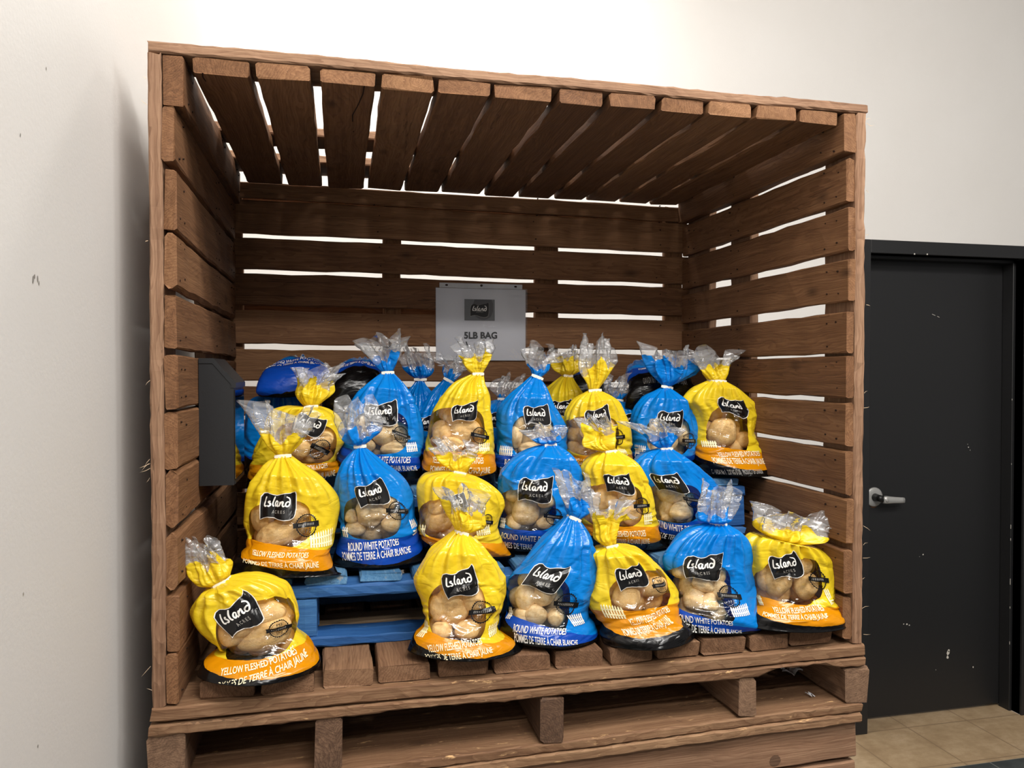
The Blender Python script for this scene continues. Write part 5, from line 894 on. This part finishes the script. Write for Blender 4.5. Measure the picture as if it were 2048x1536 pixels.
    # band of the tie going round
    V = []; F = []; q = np.linspace(0, 2 * math.pi, 21)[:-1]
    for z_ in (-.0022, .0022):
        for u in q: V.append(nc - O + wN * (1.12 * a[-1] * math.sin(u)) + fN * (1.12 * b[-1] * math.cos(u)) + uN * z_)
    for i in range(20): F.append((i, (i + 1) % 20, 20 + (i + 1) % 20, 20 + i))
    mb.add(V, F, 0, smooth=True)
    mb.obj('closure_tag', M['clip'], root)
    # ---- print that sits on the film
    def wrap(V2, F2, t0, h0, ang, scale, off, sx=1.0, lim=1.72):
        V2 = np.asarray(V2, float) * np.array((sx, 1.0)) * scale; c, s_ = math.cos(ang), math.sin(ang)
        lx = V2[:, 0] * c - V2[:, 1] * s_; ly = V2[:, 0] * s_ + V2[:, 1] * c
        tq = t0 + ly / H; ii = np.clip((tq * (NV - 1)).astype(int), 0, NV - 1); hq = h0 + lx / Lc[ii]
        ok = (np.abs(hq) < lim) & (tq > .004) & (tq < .995)
        pts = surf(np.clip(tq, 0, 1), hq, off) - O
        return pts, [f for f in F2 if all(ok[k] for k in f)]
    def loc(rot):
        t0, h0 = find(); i0 = int(t0 * (NV - 1)); return t0, h0, math.radians(rot) - math.atan2(wd[i0, 2], wd[i0, 0])
    def deco(name, mats, items, parent=root, **k):
        mb = MB(); any_ = False
        for V2, F2, args, m in items:
            p, f = wrap(V2, F2, *args)
            if f: mb.add(p, f, m); any_ = True
        if any_:
            o = mb.obj(name, mats, parent); return tag(o, **k)
    lgd = None
    if B.get('logo'): rot, w = B['logo']; lgd = (*loc(rot), w)
    if B.get('stlogo'): h0, t0, ang, w = B['stlogo']; lgd = (t0, h0, ang, w)
    if lgd:
        t0, h0, ang, w = lgd
        patch = deco('logo_patch', [M['whiteprint'], M['blackprint']], [(*patch2d(.018), (t0, h0, ang, w, .0008), 0), (*patch2d(), (t0, h0, ang, w, .0013), 1)], label='black flag-shaped logo patch')
        iv, if_ = island2d(); iv = iv * .78 + np.array((-.02, .06)); av, af = text2d('A C R E S', .012); av = av * .115 * np.array((.82, 1)) + np.array((0.02, -.2))
        if patch: deco('lettering', [M['whiteprint'], M['dimprint']], [(iv, if_, (t0, h0, ang, w, .0018), 0), (av, af, (t0, h0, ang, w, .0018), 1)], patch)
    if B.get('badge'):
        rot, R = B['badge']; t0, h0, ang = loc(rot)
        tv, tf = text2d('PEI', .01); t2, f2 = text2d('Î.P.É', .01); gv, gf = text2d('PEI POTATOES', .0)
        its = [(*ring2d(.93, 1.0, 56, .09), (t0, h0, ang, R, .0014), 0), (*ring2d(.80, .83, 40), (t0, h0, ang, R, .0014), 0),
               (*grid2d(-1.28, 1.28, -.24, .24, 16, 4, -.06), (t0, h0, ang, R, .0017), 0),
               (tv * .46 + np.array((0, .52)), tf, (t0, h0, ang, R, .0015), 0), (t2 * .42 + np.array((0, -.54)), f2, (t0, h0, ang, R, .0015), 0)]
        its += [(np.array(((q, -.1 - .06 * q), (q + .06, -.1 - .06 * q), (q + .10, .1 - .06 * q), (q + .03, .1 - .06 * q))), [(0, 1, 2, 3)], (t0, h0, ang, R, .0021), 1) for q in np.arange(-.8, .75, .16)]
        deco('origin_badge', [M['blackprint'], M['dimprint']], its)
    its = []
    L = [(k, *loc(rot), w, h) for k, w, rot, h in B.get('txt', [])] + [(k, t0, h0, 0.0, w, h) for k, h0, t0, w, h in B.get('sttxt', [])]
    for k, t0, h0, ang, w, h in L:
        v, f = text2d(TXT[col][k], .012); wid = v[:, 0].max() - v[:, 0].min()
        its.append((v * np.array((w / wid / h * .74, 1.0)), f, (t0, h0, ang, h / .74, .0013), 2 if k == 2 else (0 if col == 'b' else 1)))
    if its: deco('band_lettering', [M['whiteprint'], M['creamprint'], M['dimprint']], its)
    for w, h in B.get('fence', []):
        its = []
        t0, h0, ang = loc(0); np_ = max(3, int(round(w / .0052)))
        for k in range(np_):
            x0 = -w / 2 + w * (k + .12) / np_; x1 = -w / 2 + w * (k + .74) / np_; xm = (x0 + x1) / 2
            v = np.array([(x0, -h / 2), (x1, -h / 2), (x0, 0), (x1, 0), (x0, h * .4), (x1, h * .4), (xm, h * .52)])
            its.append((v, [(0, 1, 3, 2), (2, 3, 5, 4), (4, 5, 6)], (t0, h0, ang, 1.0, .0011), 0))
        for y in (-.22, .16):
            v, f = grid2d(-w / 2, w / 2, y * h - .0011, y * h + .0011, 10, 2); its.append((v, f, (t0, h0, ang, 1.0, .0009), 0))
        deco('printed_fence', [M['whiteprint' if col == 'b' else 'paleyellow']], its)
    # ---- potatoes that show through the window
    FYr, FXr, FZr = FY.ravel(), FX.ravel(), FZ.ravel()
    def film_y(x_, z_): 
        d = (FXr - x_) ** 2 + (FZr - z_) ** 2; q = np.argpartition(d, 4)[:4]; return FYr[q].max() if d[q].min() < .0004 else None
    D = np.array([(math.sin(u) * math.cos(v), -math.cos(u), math.sin(u) * math.sin(v)) for u in np.linspace(0, 1.5, 6) for v in np.linspace(0, 6.28, 12, endpoint=False)])
    def place(px, pz, rx, rz, rot, extra, lab, grp):
        ry = min(.82 * min(rx, rz), B['b'] * .62)
        c, s_ = math.cos(math.radians(rot)), math.sin(math.radians(rot))
        for tr_ in range(9):
            best = -9; push = 0.0; it = np.argmin(np.abs(cen[:, 2] - pz)); cx_ = cen[it, 0]
            for d in D:
                lx, lz = d[0] * rx, d[2] * rz; xx = px + lx * c - lz * s_; zz = pz + lx * s_ + lz * c; k_ = np.argmin(np.abs(cen[:, 2] - zz))
                ov = abs(xx - cen[k_, 0]) - (a[k_] * .93 - .004)
                if ov > 0: push = max(push, ov) if True else 0
                fy = film_y(xx, zz)
                if fy is not None: best = max(best, fy - d[1] * ry)
            if push < .0008: break
            px += -math.copysign(min(push, .006), px - cx_)
        y = best + .0030 + extra
        yb = float(cen[min(NV - 1, int(.4 * NV)), 1]) + B['b'] * .8
        y = min(y, yb - ry) if extra else y
        o = bpy.data.objects.new('potato', PM[col][r.randint(7)]); C.objects.link(o); o.location = (px, y, pz)
        o.scale = (rx, ry, rz); o.rotation_euler = (0, -math.radians(rot), 0)
        tag(o, lab, 'potato', grp)
    grp = 'potatoes in the ' + B['short']
    for rx, rz, rot, ds in B.get('pot', []):
        px, pz = at_film(*find())
        place(px, pz, rx * .98, rz * .98, rot, .0, ds + ' potato in window of ' + B['short'], grp)
    if B.get('win') and B.get('pot'):
        w, h, rot = B['win']; px, pz = wpx, wpz
        for k in range(8):
            place(px + w * (-.36 + .36 * (k % 3)) + r.uniform(-.004, .004), pz + h * (-.40 + .37 * (k // 3)) + r.uniform(-.004, .004), .027, .025, r.uniform(-30, 30), .038, 'potato deep behind the others in ' + B['short'], 'deep ' + grp)
for i, b_ in enumerate(BAGS): make_bag(b_, 100 + i)

# ------------------------------------------------------------------ light, camera
def area(name, loc, size, power, aim, col=(1, .97, .92), sy=None):
    l = bpy.data.lights.new(name, 'AREA'); l.energy = power; l.color = col; l.size = size
    if sy: l.shape = 'RECTANGLE'; l.size_y = sy
    o = bpy.data.objects.new(name, l); C.objects.link(o); o.location = loc
    d = np.array(aim, float) - np.array(loc)
    from mathutils import Vector
    o.rotation_euler = Vector(d).to_track_quat('-Z', 'Y').to_euler(); return o
area('wall_lamp', (.42, 1.25, 2.30), .28, 11, (.42, 1.35, 0), (1, .96, .90))
area('wall_lamp', (1.05, 1.30, 2.45), .28, 11, (1.05, 1.4, 0), (1, .96, .90))
area('tube_lamp', (.95, -1.35, 2.70), 1.3, 44, (.75, -.3, .2), (1, .97, .93), .16)
area('tube_lamp', (1.6, -1.9, 2.70), 1.3, 44, (.9, -.3, .2), (1, .97, .93), .16)
area('tube_lamp', (3.0, -1.2, 2.70), 1.3, 36, (2.5, .3, 0), (1, .97, .93), .16)
area('tube_lamp', (.9, -3.4, 2.70), 1.3, 62, (.75, -.3, .2), (1, .97, .93), .16)
w = bpy.data.worlds.new('world'); bpy.context.scene.world = w; w.use_nodes = True
w.node_tree.nodes['Background'].inputs[0].default_value = (1, .975, .95, 1); w.node_tree.nodes['Background'].inputs[1].default_value = .24

cam = bpy.data.cameras.new('camera'); co = bpy.data.objects.new('camera', cam); C.objects.link(co)
cam.sensor_width = 36; cam.sensor_fit = 'HORIZONTAL'; cam.lens = 1536.5 / 2048 * 36
co.location = (.3048, -1.3771, .5616); yaw, pitch = .2231, -.0158
co.rotation_euler = (math.pi / 2 + pitch, -.0008 * 0, -yaw)
sc = bpy.context.scene; sc.camera = co; cam.clip_start = .02
sc.view_settings.view_transform = 'Standard'; sc.view_settings.look = 'None'; sc.view_settings.gamma = 1; sc.view_settings.exposure = 0.08
try: sc.view_settings.use_curve_mapping = False
except Exception: pass
sc.cycles.transparent_max_bounces = 24; sc.cycles.max_bounces = 10; sc.cycles.use_denoising = True
